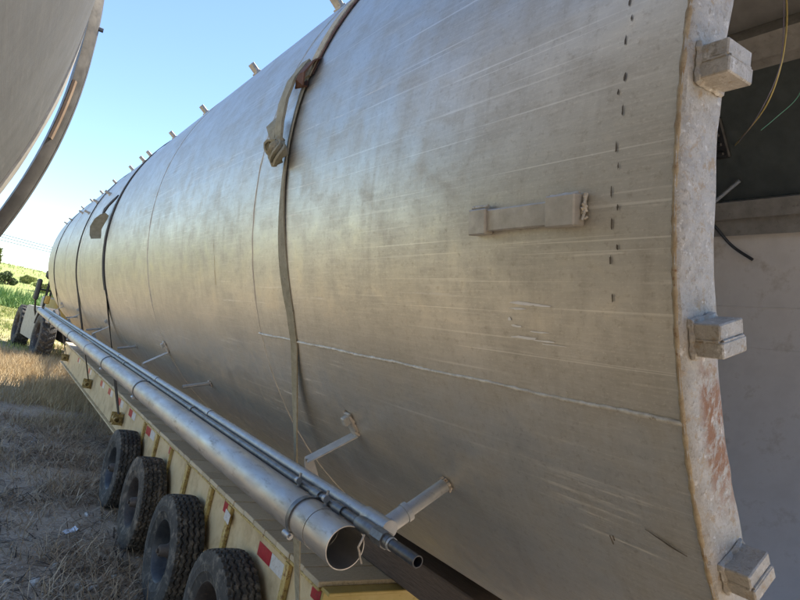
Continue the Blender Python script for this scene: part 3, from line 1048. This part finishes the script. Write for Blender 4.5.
def strap(label, yt, y_low, wy, mat, w=.05, a_top=200, detail=False, group='tie-down straps over the tank'):
    """over the tank at yt, leaving it low at y_low, down to the winch at wy"""
    rr = R + .007
    Wp = Vector((BX - .048, wy, .79))
    at = tangent_angle(Wp.x, Wp.z)
    pts, ws, ds = [], [], []
    root = thing('tie_down_strap', label, 'strap', (XC - R, yt, 1.0), 0, group)
    a = a_top
    while a > at:
        yy = yt if a > 10 else lerp(yt, y_low, (10 - a) / (10 - at))
        pts.append(cyl(a, yy, rr)); ws.append(w); ds.append((0, 1, 0)); a -= 2.5
    b = MB()
    lo = [i for i in range(len(pts))]
    p_end = cyl(at, y_low, rr)
    low_p, low_w, low_d = [], [], []
    n_ = 26
    for i in range(n_ + 1):
        t = i / n_
        low_p.append(p_end.lerp(Wp, t)); low_w.append(w)
        tw = .25 * sin(t * 5 + yt)
        low_d.append((sin(tw), cos(tw), 0))
    return root, pts, ws, ds, low_p, low_w, low_d, at


# strap 1: pale wide webbing at the top, knotted, thin olive webbing below
root, pts, ws, ds, lp, lw, ld, at = strap('olive and pale strap with a bulky knot, nearest the open tank end', 2.44, 2.30, 2.98, M['strap'], .046)
hi = [i for i in range(len(pts)) if 200 - 2.5 * i > 9.9]
lo = [i for i in range(len(pts)) if 200 - 2.5 * i <= 13]
b = MB()
hp = [pts[i] + Vector((0, .012 * sin(i * .9), 0)) + frame(0) @ Vector((.004, 0, 0)) for i in hi]
ribbon(b, hp, [.072] * len(hi), [(0, 1, .0)] * len(hi), .008)
b.build('upper_webbing', M['strap_pale'], root, 30)
b = MB()
ribbon(b, [pts[i] + Vector((0, -.045, 0)) for i in hi[-12:]], [.03] * 12, [(0, 1, 0)] * 12, .004)
b.build('brown_edging', M['strap_red'], root, 30)
b = MB()
q = [(pts[i], ds[i]) for i in lo] + list(zip(lp[1:], ld[1:]))
ribbon(b, [p for p, d in q], [.050 + .006 * sin(i * .7) for i in range(len(q))], [Vector((.25 * sin(i * .35), 1, .1 * sin(i * .5))) for i in range(len(q))], .006)
b.build('lower_webbing', M['strap'], root, 30)
# folded tail, knot and loops
b = MB()
def on(a, y, h): return cyl(a, y, R + h)
ribbon(b, [on(12.5, 2.47, .03), on(9, 2.47, .055), on(5.5, 2.455, .06), on(2.2, 2.43, .055), on(-.4, 2.41, .045)], [.07, .075, .078, .07, .05], [(0, 1, .1)] * 5, .012)
b.build('folded_tail', M['strap'], root, 30)
b = MB()
ribbon(b, [on(4.5, 2.56, .03), on(3.0, 2.53, .05), on(1.0, 2.48, .055), on(-.5, 2.45, .05)], [.008, .075, .05, .02], [(0, 1, .6)] * 4, .006)
b.build('loose_corner', M['strap'], root, 30)
b = MB()
for k in range(3):
    cpts = []
    for i in range(15):
        t = 2 * pi * i / 14 + k
        cpts.append(on(-1.5 + 1.15 * sin(t) + (k - 1) * .35, 2.415 + .045 * cos(t) + (k - 1) * .012, .035 + .012 * k + .012 * sin(t * 2)))
    ribbon(b, cpts, [.042] * 15, [frame(-1) @ Vector((.6, .5 * cos(2 * pi * i / 14), .5 * sin(2 * pi * i / 14))) for i in range(15)], .010)
b.tube([on(-3.2, 2.45, .03), on(-2.2, 2.44, .045), on(-1, 2.42, .05), on(.4, 2.41, .04)], [.012, .024, .030, .020], 9)
b.build('knot', M['strap'], root, 40)
b = MB()
ribbon(b, [on(12.5, 2.40, .012), on(11.3, 2.385, .035), on(9.3, 2.385, .05), on(8.3, 2.40, .04), on(8.1, 2.42, .02), on(9, 2.43, .012)], [.06, .065, .065, .065, .06, .05], [(0, 1, .1)] * 6, .007)
b.build('brown_loop', M['strap_red'], root, 30)
b = MB()
ribbon(b, [on(11.2, 2.57, .01), on(9.8, 2.585, .03), on(8.6, 2.575, .035)], [.03, .035, .03], [(0, 1, .2)] * 3, .006)
b.build('brown_tab', M['strap_red'], root, 30)

# strap 2: dark with a hanging flap and ratchet
root, pts, ws, ds, lp, lw, ld, at = strap('dark strap with a hanging grey flap, second from the open tank end', 7.30, 7.42, 8.80, M['strap_dark'], .06)
b = MB(); q = [(p, d) for p, d in zip(pts, ds)] + list(zip(lp[1:], ld[1:]))
ribbon(b, [p for p, d in q], [.062] * len(q), [d for p, d in q], .008); b.build('webbing', M['strap_dark'], root, 30)
b = MB()
ribbon(b, [on(11, 7.42, .02), on(8, 7.50, .05), on(5, 7.62, .07), on(2.5, 7.70, .06)], [.09, .11, .12, .10], [(0, 1, .1)] * 4, .014)
b.build('ratchet', M['strap_dark'], root, 30)
b = MB()
rd = frame(0) @ Vector((1, 0, .25))
ribbon(b, [on(4.2, 7.50, .04), on(3.0, 7.53, .06), on(1.2, 7.56, .085), on(-1.0, 7.60, .10), on(-3.4, 7.62, .085), on(-4.6, 7.62, .075)], [.05, .09, .115, .12, .12, .10], [rd] * 6, .008)
b.build('flap', M['strap'], root, 30)
b = MB(); ribbon(b, [pts[i] + Vector((0, .07, 0)) for i in range(len(pts)) if 8 < i], [.05] * (len(pts) - 9), [(0, 1, 0)] * (len(pts) - 9), .006)
b.build('second_webbing', M['strap_dark'], root, 30)
# straps 3 and 4
for lab, yt, yl, wy in (('thin dark strap without a flap, third from the open tank end', 9.9, 10.3, 12.0), ('thin dark strap nearest the far end of the tank', 14.2, 14.5, 16.2)):
    root, pts, ws, ds, lp, lw, ld, at = strap(lab, yt, yl, wy, M['strap_dark'])
    q = list(zip(pts, ds)) + list(zip(lp[1:], ld[1:]))
    b = MB(); ribbon(b, [p for p, d in q], [.06] * len(q), [d for p, d in q], .008)
    b.build('webbing', M['strap_dark'], root, 30)

# ------------------------------------------------------------------ loose wires inside the open end
def wire(name, pts, r, mat, label, cat='wire'):
    P = [Vector(p) for p in pts]
    out = []
    for i in range(len(P) - 1):
        a = P[max(i - 1, 0)]; b_ = P[i]; c = P[i + 1]; d = P[min(i + 2, len(P) - 1)]
        for k in range(8):
            t = k / 8
            out.append(.5 * ((2 * b_) + (c - a) * t + (2 * a - 5 * b_ + 4 * c - d) * t * t + (3 * b_ - a - 3 * c + d) * t ** 3))
    out.append(P[-1])
    b = MB().tube(out, r, 6)
    o = b.build(name, mat, None, 60, base=P[0])
    return tag(o, label, cat, 'loose wires in the tank mouth')

wire('loose_wire', [(3.16, 1.64, 4.842), (3.217, 1.62, 4.59), (3.226, 1.62, 4.326), (3.33, 1.72, 4.16), (3.62, 1.98, 4.15), (4.05, 2.27, 4.30)], .0042, M['wire_y'], 'yellow wire hanging down inside the open tank end')
wire('loose_wire', [(3.12, 1.63, 4.86), (3.206, 1.62, 4.47), (3.200, 1.62, 4.25), (3.29, 1.74, 4.08), (3.52, 1.95, 4.06)], .0022, M['wire_p'], 'thin dark wire beside the yellow wire')
wire('loose_wire', [(3.60, 1.60, 4.66), (3.521, 1.62, 4.403), (3.455, 1.62, 4.232), (3.40, 1.70, 4.10), (3.35, 1.74, 4.02)], .0026, M['wire_g'], 'thin green wire at the right of the yellow wire')
wire('loose_cable', [cyl(153, 2.56, RI - .088), cyl(157, 2.46, RI - .09), cyl(162, 2.36, RI - .05), cyl(165.5, 2.22, RI - .03)], .011, M['black'], 'short black cable end drooping below the lower stringer', 'cable')

# ------------------------------------------------------------------ the second tank, at the upper left
XB, RB = -1.75, 1.795
T2 = (XB, -5.7, ZC - RB)
tank2 = thing('storage_tank', 'grey tank end looming at the upper left with a separate steel hoop', 'tank', T2)
cs2 = [-13.4, -11.1, -8.8, -6.5, -4.2, -1.9, .2, 1.92]
def cyl2(a, y, r): return Vector((XB + r * cos(radians(a)), y, ZC + r * sin(radians(a))))
for i in range(len(cs2) - 1):
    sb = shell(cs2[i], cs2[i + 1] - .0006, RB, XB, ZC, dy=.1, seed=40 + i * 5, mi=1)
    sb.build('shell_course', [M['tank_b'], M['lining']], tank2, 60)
for y in cs2[1:-1]: arc_bead(y, 0, 360, RB - .0035, .004, XB, ZC, n=200).build('ring_weld', M['bead_seam'], tank2, 60)
def ring2(prof, name, mat, n=300, parent=None, wob=.002):
    b = MB(); vs = []
    for (y, r) in prof:
        for k in range(n):
            a = 360 * k / n
            w = wob * noise.noise(Vector((a * .2, r * 30, y * 9)))
            vs.append(cyl2(a, y + w, r + w))
    P = len(prof)
    b.add(vs, [(i * n + k, i * n + (k + 1) % n, ((i + 1) % P) * n + (k + 1) % n, ((i + 1) % P) * n + k) for i in range(P) for k in range(n)])
    return b.build(name, mat, parent or tank2, 40)
ring2([(1.922, RB - .012), (1.922, RB - .005), (1.945, RB - .005), (1.945, RB - .012)], 'dark_gasket', M['frame_dark'])
ring2([(1.947, RB - .014), (1.947, RB + .001), (2.09, RB + .003), (2.092, RB - .014)], 'end_lip', M['pad'])
b = MB().lathe([(1.5, .001), (1.52, .6), (1.6, 1.2), (1.75, RB - .014)], 72, 'Y', (XB, 0, ZC)); b.build('dished_head', M['lining'], tank2, 60)
b = MB().lathe([(-13.9, .001), (-13.85, .8), (-13.65, 1.4), (-13.4, RB)], 72, 'Y', (XB, 0, ZC)); b.uv = [(v[1], v[2]) for v in b.v]; b.build('dished_head', M['tank_b'], tank2, 60)
# the hoop: a rolled section hanging clear of the lip at the bottom
b = MB(); vs = []; n = 300
sec = [(2.20, .000), (2.215, .022), (2.245, .034), (2.258, .014), (2.272, .016), (2.279, .036), (2.300, .040), (2.330, .026), (2.338, .0), (2.30, -.006), (2.24, -.006)]
def hoop_r(a): return RB + .008 + (.045 * sin(radians(-a)) if sin(radians(-a)) > 0 else 0)
for (y, dr) in sec:
    for k in range(n):
        a = 360 * k / n
        vs.append(cyl2(a, y, hoop_r(a) + dr))
P = len(sec)
b.add(vs, [(i * n + k, i * n + (k + 1) % n, ((i + 1) % P) * n + (k + 1) % n, ((i + 1) % P) * n + k) for i in range(P) for k in range(n)])
hoop = b.build('hoop', M['hoop'], tank2, 40)
b = MB(); vs = []
angs = np.linspace(-11, -4.5, 40)
for (y, dr) in [(2.193, .002), (2.193, .010), (2.206, .016), (2.214, .002)]:
    for a in angs: vs.append(cyl2(a, y, hoop_r(a) + dr))
b.add(vs, [(i * 40 + k, i * 40 + k + 1, ((i + 1) % 4) * 40 + k + 1, ((i + 1) % 4) * 40 + k) for i in range(4) for k in range(39)])
b.build('tan_backing', M['hoop_tan'], hoop, 40)
for a in (38, 60, 100, 140, 180, 220, 262, 310):
    Fa = Matrix.Rotation(-radians(a), 3, 'Y')
    MB().box(cyl2(a, 2.14, RB + .006), (.03, .14, .05), Fa, 0, .003).build('hoop_tab', M['hoop'], tank2, 30)
MB().box(cyl2(-33.5, 2.26, RB + .045), (.05, .12, .08), Matrix.Rotation(radians(33.5), 3, 'Y'), 0, .006).build('hoop_clamp', M['black'], tank2, 30)
MB().tube([cyl2(2.6, 2.29, RB + .035), cyl2(2.6, 2.29, RB + .06)], .008, 6).build('hoop_bolt', M['dark_pipe'], tank2, 30)

# its own trailer stands under it
tr2 = copy_tree(tr, None, skip=('reflective_tape', 'torn_tape', 'winch', 'gooseneck', 'rib_plate', 'rib'))
tr2.location = (XB, TB[1] - 17.4, 0)
tag(tr2, 'flatbed trailer under the second tank, mostly behind the viewpoint', 'trailer')
for x0, x1, z1, lb in ((-.48, -.28, 1.243, 'far outer'), (-.27, -.13, 1.306, 'far inner'), (.13, .27, 1.306, 'near inner'), (.28, .48, 1.243, 'near outer')):
    b = MB().box((XB + (x0 + x1) / 2, -6.6, (1.066 + z1) / 2), (x1 - x0, 14.2, z1 - 1.066), None, 0, .008)
    o = b.build('timber', M['timber'], None, 30, base=(XB + (x0 + x1) / 2, -6.6, 1.066))
    tag(o, lb + ' dark timber lying on the deck under the second tank', 'timber', 'timbers under the second tank')

# ------------------------------------------------------------------ the tractor at the front
tc = thing('wheeled_tractor', 'big wheeled tractor with black lugged tyres and pale side panel at trailer front', 'tractor', (2.62, 22.5, 0), radians(6.3))
big_ty = tyre_mesh('tyre', M['tyre'], .76, .44, .40, na=176, lugs=True)
big_rim = rim_mesh('rim', M['rim_rust'], .405, .22)
big_hub = hub_mesh('hub', M['hub'], 1.5)
for (x, y) in ((-1.0, 0), (1.0, 0), (-1.0, 4.1), (1.0, 4.1)):
    w = part_empty('wheel', tc, (x, y, .745))
    w.rotation_euler = (random.uniform(0, 6), 0, 0 if x < 0 else pi)
    link('tyre', big_ty, w); link('rim', big_rim, w); link('hub', big_hub, w)
def tbox(name, c, d, m, bev=.03, parent=None, R_=None):
    return MB().box(c, d, R_, 0, bev).build(name, m, parent or tc, 30, local=True)
tbox('chassis', (0, 1.6, .85), (.9, 6.4, .45), M['frame_dark'])
for s_ in (-1, 1):
    b = MB()
    x0, x1 = s_ * 1.16, s_ * .62
    sec = [(.92, .50), (3.15, .50), (3.30, .75), (3.22, 1.50), (2.9, 1.58), (1.1, 1.58), (.80, 1.45), (.78, .75)]
    vs = [(x0, y, z) for y, z in sec] + [(x1, y, z) for y, z in sec]
    k_ = len(sec)
    b.add(vs, [tuple(range(k_)), tuple(range(k_, 2 * k_))[::-1]] + [(i, (i + 1) % k_, k_ + (i + 1) % k_, k_ + i) for i in range(k_)])
    b.build('side_panel', M['pale_panel'], tc, 30, local=True)
    b = MB()
    sec = [(.98 * cos(t), .745 + .90 * sin(t)) for t in np.linspace(.35, 2.6, 14)]
    vs = [(s_ * 1.2, y, z) for y, z in sec] + [(s_ * .78, y, z) for y, z in sec] + [(s_ * 1.2, y * 1.03, z * 1.02) for y, z in sec] + [(s_ * .78, y * 1.03, z * 1.02) for y, z in sec]
    fs = []
    for i in range(13): fs += [(i, i + 1, 15 + i, 14 + i), (28 + i, 42 + i, 43 + i, 29 + i), (i, 28 + i, 29 + i, i + 1), (14 + i, 15 + i, 43 + i, 42 + i)]
    fs += [(0, 14, 42, 28), (13, 41, 55, 27)]
    b.add(vs, fs).build('mudguard', M['frame_dark'], tc, 40, local=True)
tbox('hood', (0, 3.6, 1.55), (1.05, 2.3, .85), M['pale_panel'], .08)
tbox('grille', (0, 4.765, 1.5), (.8, .03, .6), M['black'], .01)
tbox('bumper', (0, 5.0, .8), (1.7, .18, .35), M['tractor_yellow'], .04)
cab = tbox('cab', (.0, 1.45, 1.55), (1.5, 1.8, .9), M['tractor_yellow'], .06)
for sx in (-1, 1):
    for yy in (.62, 2.28): tbox('pillar', (sx * .69, yy, 2.42), (.08, .08, .86), M['black'], .01, cab)
    tbox('side_window', (sx * .69, 1.45, 2.42), (.02, 1.56, .84), M['glass'], .004, cab)
for yy in (.62, 2.28): tbox('window', (0, yy, 2.42), (1.28, .02, .84), M['glass'], .004, cab)
tbox('cab_roof', (0, 1.45, 2.89), (1.56, 1.9, .1), M['tractor_yellow'], .04, cab)
mir = tbox('mirror', (-1.30, 1.2, 2.18), (.12, .34, .72), M['black'], .04)
MB().tube([(-1.30, 1.2, 1.90), (-1.22, 1.25, 1.5), (-1.1, 1.3, 1.2)], .03, 8).build('mirror_arm', M['black'], mir, 40, local=True)
MB().tube([(-1.30, 1.2, 2.2), (-.72, 1.3, 2.2)], .025, 8).build('mirror_arm', M['black'], mir, 40, local=True)
b = MB(); b.tube([(-1.02, 1.15, 1.55), (-1.02, 1.15, 2.58)], .04, 10); b.tube([(-1.02, 1.15, 2.58), (-1.02, 1.15, 2.66), (-1.02, 1.15, 2.84), (-1.02, 1.15, 2.92)], [.09, .17, .17, .07], 14)
b.build('air_intake', M['black'], tc, 40, local=True)
tbox('amber_lamp', (-1.0, .9, 1.9), (.14, .16, .28), M['tractor_yellow'], .03)

# ------------------------------------------------------------------ power lines
for i, (z0, z1) in enumerate(((7.60, 7.50), (7.28, 7.16), (6.90, 6.86))):
    P = []
    for k in range(41):
        t = k / 40
        x = -60 + 130 * t
        P.append((x, 90 + i * .25, z0 + .012 * (x - 2) ** 2 / 10 + (z1 - z0) * (x) / 5))
    o = MB().tube(P, .04, 5).build('power_line', M['black'], None, 60, base=(0, 90, 0))
    tag(o, ('topmost of the three power lines beyond the tanks', 'middle of the three power lines beyond the tanks', 'lowest of the three power lines beyond the tanks')[i], 'power line', 'power lines in the sky')

# ------------------------------------------------------------------ vegetation
def blades(name, base, h, w, lean, mat, az=None, parent=None, kind='stuff', jitter=.5):
    """tapered bent blades; base (n,3), h, w, lean arrays"""
    n = len(base)
    az = rng.uniform(0, 2 * pi, n) if az is None else az
    face = rng.uniform(0, 2 * pi, n)
    dirx = np.stack([np.cos(az), np.sin(az), np.zeros(n)], 1)
    side = np.stack([np.cos(face), np.sin(face), np.zeros(n)], 1)
    V = np.empty((n, 5, 3), np.float32)
    for j, t in enumerate((0, .55, 1.0)):
        ang = lean * (.55 + .6 * t)
        c = base + dirx * (np.sin(ang) * h * t)[:, None]
        c[:, 2] += np.maximum(np.cos(ang), .05) * h * t
        if j < 2:
            ww = (w * (1 - .35 * j) / 2)[:, None]
            V[:, 2 * j] = c - side * ww; V[:, 2 * j + 1] = c + side * ww
        else: V[:, 4] = c
    me = bpy.data.meshes.new(name)
    me.vertices.add(n * 5)
    me.vertices.foreach_set('co', V.reshape(-1))
    b0 = np.arange(n, dtype=np.int32)[:, None] * 5
    loops = np.concatenate([b0 + np.array([[0, 1, 3, 2]]), b0 + np.array([[2, 3, 4]])], 1).reshape(-1)
    me.loops.add(len(loops))
    me.loops.foreach_set('vertex_index', loops)
    me.polygons.add(2 * n)
    st_ = (np.arange(n)[:, None] * 7 + np.array([[0, 4]])).reshape(-1)
    me.polygons.foreach_set('loop_start', st_.astype(np.int32))
    me.update(calc_edges=True)
    at_ = me.attributes.new('tint', 'FLOAT', 'POINT')
    tint = np.clip(rng.normal(.5, .25, n), 0, 1).astype(np.float32)
    at_.data.foreach_set('value', np.repeat(tint, 5))
    me.materials.append(mat)
    o = link(name, me, parent)
    if kind: o['kind'] = kind
    return o


def scatter(n, x0, x1, y0, y1, clump=.55, f=1.0, zf=zg, seed=0.0):
    out = []
    xs = rng.uniform(x0, x1, n * 4); ys = rng.uniform(y0, y1, n * 4); u = rng.uniform(0, 1, n * 4)
    for x, y, q in zip(xs, ys, u):
        d = noise.noise(Vector((x * f, y * f, 4 + seed))) + .5 * noise.noise(Vector((x * f * 3, y * f * 3, 8 + seed)))
        if q < min(1, max(.04, .5 + d * 1.3 * clump)):
            out.append((x, y, zf(x, y) - .01))
            if len(out) >= n: break
    return np.array(out, dtype=np.float64)


def U(a, b, n): return rng.uniform(a, b, n)

# flattened dry stalks and twigs in the foreground
p = scatter(9000, .15, 2.2, 4.2, 12.5, 2.2, 1.1); n = len(p)
blades('dry_grass', p, U(.08, .32, n), U(.006, .015, n), U(.9, 1.62, n), M['dry'])
p = scatter(11000, -3.5, .3, 3.5, 14, 1, 1.3); n = len(p)
blades('dry_grass', p, U(.06, .26, n), U(.004, .009, n), U(.8, 1.5, n), M['dry'])
p = scatter(4500, .15, 2.6, 4.6, 13, 2.5, 1.2, seed=30); n = len(p)
blades('dry_grass', p, U(.10, .30, n), U(.005, .011, n), U(.25, 1.1, n), M['dry'])
p = scatter(900, .15, 2.0, 4.4, 12, 1.5, 1.2, seed=44); n = len(p); p[:, 2] += .012
blades('fallen_twigs', p, U(.12, .45, n), U(.010, .020, n), U(1.35, 1.6, n), M['twig'])
# taller straw further forward
p = scatter(20000, .2, 2.4, 11.6, 23, .9, .8, seed=12); n = len(p)
k = np.clip((p[:, 1] - 11) / 4, .35, 1)
blades('dry_grass', p, U(.14, .42, n) * k, U(.006, .013, n), U(.1, .85, n), M['straw'])
p = scatter(16000, -7, .4, 11.6, 25, .9, .8, seed=12); n = len(p)
blades('dry_grass', p, U(.14, .38, n), U(.008, .015, n), U(.1, .85, n), M['straw'])
p = scatter(14000, 2.2, 12, 11, 28, .9, .8, seed=12); n = len(p)
blades('dry_grass', p, U(.14, .38, n), U(.010, .018, n), U(.1, .85, n), M['straw'])
# short green grass of the field
p = scatter(30000, -10, 12, 23, 62, .8, .35, seed=3); n = len(p)
blades('field_grass', p, U(.08, .26, n), U(.02, .05, n), U(.1, .7, n), M['green'])
# reeds along the far side of the field
p = scatter(42000, -30, 45, 61, 72, .9, .25, seed=21); n = len(p)
blades('reeds', p, U(.7, 2.1, n) * np.clip((p[:, 1] - 59.5) / 4, .4, 1), U(.05, .12, n), U(.1, .9, n), M['reed'])
# tufts on the hillside
p = scatter(26000, -60, 80, 76, 220, .8, .06, zf=zh, seed=5); n = len(p)
blades('hill_grass', p, U(.15, .5, n), U(.06, .16, n), U(.2, .9, n), M['green'])


def leaf_cloud(name, blobs, n, size, mat, parent=None, local_off=(0, 0, 0)):
    pts = []
    tot = sum(r ** 2 for *_, r in blobs)
    for (cx, cy, cz, r) in blobs:
        m = int(n * r ** 2 / tot)
        v = rng.normal(0, 1, (m, 3)); v /= np.linalg.norm(v, axis=1)[:, None]
        q = r * rng.uniform(.35, 1, m) ** .5
        v = v * q[:, None]
        v[:, 2] *= .8
        v += rng.normal(0, .06 * r, (m, 3))
        pts.append(v + np.array([cx, cy, cz]))
    c = np.concatenate(pts)
    m = len(c)
    a = rng.normal(0, 1, (m, 3)); a /= np.linalg.norm(a, axis=1)[:, None]
    b_ = np.cross(a, rng.normal(0, 1, (m, 3))); b_ /= np.linalg.norm(b_, axis=1)[:, None]
    s_ = (size * rng.uniform(.6, 1.4, m))[:, None]
    V = np.stack([c - a * s_, c + b_ * s_ * .4, c + a * s_, c - b_ * s_ * .4], 1).astype(np.float32)
    me = bpy.data.meshes.new(name)
    me.vertices.add(4 * m); me.vertices.foreach_set('co', V.reshape(-1))
    me.loops.add(4 * m); me.loops.foreach_set('vertex_index', np.arange(4 * m, dtype=np.int32))
    me.polygons.add(m); me.polygons.foreach_set('loop_start', np.arange(m, dtype=np.int32) * 4)
    me.update(calc_edges=True)
    at_ = me.attributes.new('tint', 'FLOAT', 'POINT')
    tint = np.clip(rng.normal(.5, .25, m), 0, 1).astype(np.float32)
    at_.data.foreach_set('value', np.repeat(tint, 4))
    me.materials.append(mat)
    return link(name, me, parent)


def bush(loc, r, mat, label):
    x, y = loc
    t = thing('bush', label, 'bush', (x, y, zh(x, y)), 0, 'bushes on the grassy hillside')
    bl = []
    for k in range(14):
        a = random.uniform(0, 2 * pi); q = random.uniform(.1, 1.0) * r
        bl.append((q * cos(a), q * sin(a) * .7, r * random.uniform(.15, 1.05) * (1 - .35 * q / r), r * random.uniform(.2, .5)))
    leaf_cloud('foliage', bl, 4200, .075 * r, mat, t)
    b = MB()
    for k in range(5):
        a = random.uniform(0, 6.28)
        b.tube([(0, 0, -.2), (.3 * r * cos(a), .3 * r * sin(a), .5 * r), (.5 * r * cos(a), .5 * r * sin(a), .8 * r)], [.06 * r, .04 * r, .02 * r], 6)
    b.build('stem', M['bark'], t, 40, local=True)


bush((1.2, 100), 1.45, M['leafd'], 'darkest rounded bush halfway up the grassy hill')
bush((3.7, 108), 1.2, M['leafm'], 'olive bush right beside the darkest bush on the hill')
bush((-1.9, 104), 1.3, M['leafm'], 'olive bush low on the hill at the left of the darkest bush')
bush((5.6, 98), 1.3, M['leafm'], 'small olive bush low on the hill beside the far tank end')
bush((-9, 118), 2.8, M['leafd'], 'large dark bush far to the left on the hill')
bush((14, 122), 2.6, M['leafm'], 'large olive bush on the hill behind the tank')

# tree whose outer leaves reach into view at the far left
tx, ty = -3.3, 45.0
t = thing('tree', 'yellow green tree at the far left with one leafy branch in view', 'tree', (tx, ty, 0))
b = MB()
b.tube([(0, 0, -.2), (.05, 0, 1.2), (-.05, .1, 2.4), (.1, 0, 4.2)], [.24, .19, .15, .05], 10)
b.build('trunk', M['bark'], t, 60, local=True)
bl = []
for k in range(15):
    a = 2 * pi * k / 15 + random.uniform(-.2, .2); rr_ = random.uniform(1.2, 2.3); z_ = random.uniform(2.4, 5.0)
    bl.append((rr_ * cos(a), rr_ * sin(a), z_, random.uniform(.55, .95)))
    MB().tube([(0, 0, 1.7 + .1 * k), (rr_ * .5 * cos(a), rr_ * .5 * sin(a), (z_ + 2) / 2), (rr_ * cos(a), rr_ * sin(a), z_)], [.07, .045, .015], 6).build('limb', M['bark'], t, 60, local=True)
bl += [(2.75, -.1, 3.75, .55), (3.0, 0, 3.3, .38), (2.55, .1, 4.15, .45), (0, 0, 5.2, 1.0)]
leaf_cloud('crown', bl, 6500, .15, M['leaft'], t)

# ------------------------------------------------------------------ stones and litter on the ground
def rock(loc, s, seed, label, flat=.6, mat='stone', name='stone', cat='stone'):
    bm = bmesh.new()
    bmesh.ops.create_icosphere(bm, subdivisions=3, radius=1)
    for v in bm.verts:
        d = 1 + .45 * noise.noise(v.co * 1.3 + Vector((seed, 0, 0))) + .18 * noise.noise(v.co * 3.5 + Vector((0, seed, 0)))
        v.co = Vector((v.co.x * s[0] * d, v.co.y * s[1] * d, v.co.z * s[2] * d))
    me = bpy.data.meshes.new(name); bm.to_mesh(me); bm.free()
    me.materials.append(M[mat]); me.shade_smooth(); me.set_sharp_from_angle(angle=radians(25))
    o = link(name, me, None, (loc[0], loc[1], zg(*loc) + s[2] * .35), (0, 0, seed))
    return tag(o, label, cat, 'pale stones on the bare ground')


rock((.79, 5.485), (.065, .04, .035), 1.3, 'largest pale stone, at the bottom left of the ground')
rock((1.095, 5.39), (.045, .03, .03), 2.1, 'left stone of the pale pair in front of the tyres')
rock((1.20, 5.36), (.05, .032, .026), 3.7, 'right stone of the pale pair in front of the tyres')
rock((.60, 5.55), (.03, .025, .015), 4.4, 'small flat pale stone at the left edge of the picture')
rock((.83, 7.2), (.035, .03, .02), 5.2, 'pale stone alone left of the plastic scrap')
rock((.965, 5.85), (.026, .02, .018), 6.6, 'small round stone between the largest stone and the scrap')
rock((1.36, 7.2), (.06, .02, .015), 7.9, 'long pale stone chip close to the second visible tyre')
rock((1.39, 5.56), (.03, .025, .02), 8.8, 'small pale stone beside the third visible tyre')
b = MB()
g = [(i, j) for j in range(4) for i in range(5)]
b.add([(-.06 + .03 * i, -.035 + .024 * j, .01 + .012 * random.uniform(0, 1) + .02 * (i == 4)) for i, j in g], [(j * 5 + i, j * 5 + i + 1, (j + 1) * 5 + i + 1, (j + 1) * 5 + i) for j in range(3) for i in range(4)])
b.add([(v[0], v[1], v[2] - .003) for v in b.v[:20]], [f[::-1] for f in b.f[:12]])
o = b.build('plastic_scrap', M['plastic'], None, 0)
o.location = (1.14, 6.62, zg(1.14, 6.62) + .02); o.rotation_euler = (.1, -.15, .4)
tag(o, 'bluish white plastic scrap on the bare ground beside the tyres', 'litter')

b = MB()
for k in range(3200):
    x = random.uniform(-.2, 1.9); y = random.uniform(4.3, 12) if random.random() < .8 else random.uniform(12, 16)
    if noise.noise(Vector((x * 1.2, y * 1.2, 2))) + random.uniform(-.4, .4) < .05: continue
    s = random.uniform(.003, .012) * (1.6 if random.random() < .08 else 1)
    z = zg(x, y) + s * .3
    vs = [(x + s * random.uniform(.6, 1.4) * dx, y + s * random.uniform(.6, 1.4) * dy, z + s * .7 * dz) for dx, dy, dz in ((1, 0, 0), (-1, 0, 0), (0, 1, 0), (0, -1, 0), (0, 0, 1), (0, 0, -1))]
    b.add(vs, [(0, 2, 4), (2, 1, 4), (1, 3, 4), (3, 0, 4), (2, 0, 5), (1, 2, 5), (3, 1, 5), (0, 3, 5)])
gv = b.build('gravel', M['stone'], None, 0); gv['kind'] = 'stuff'
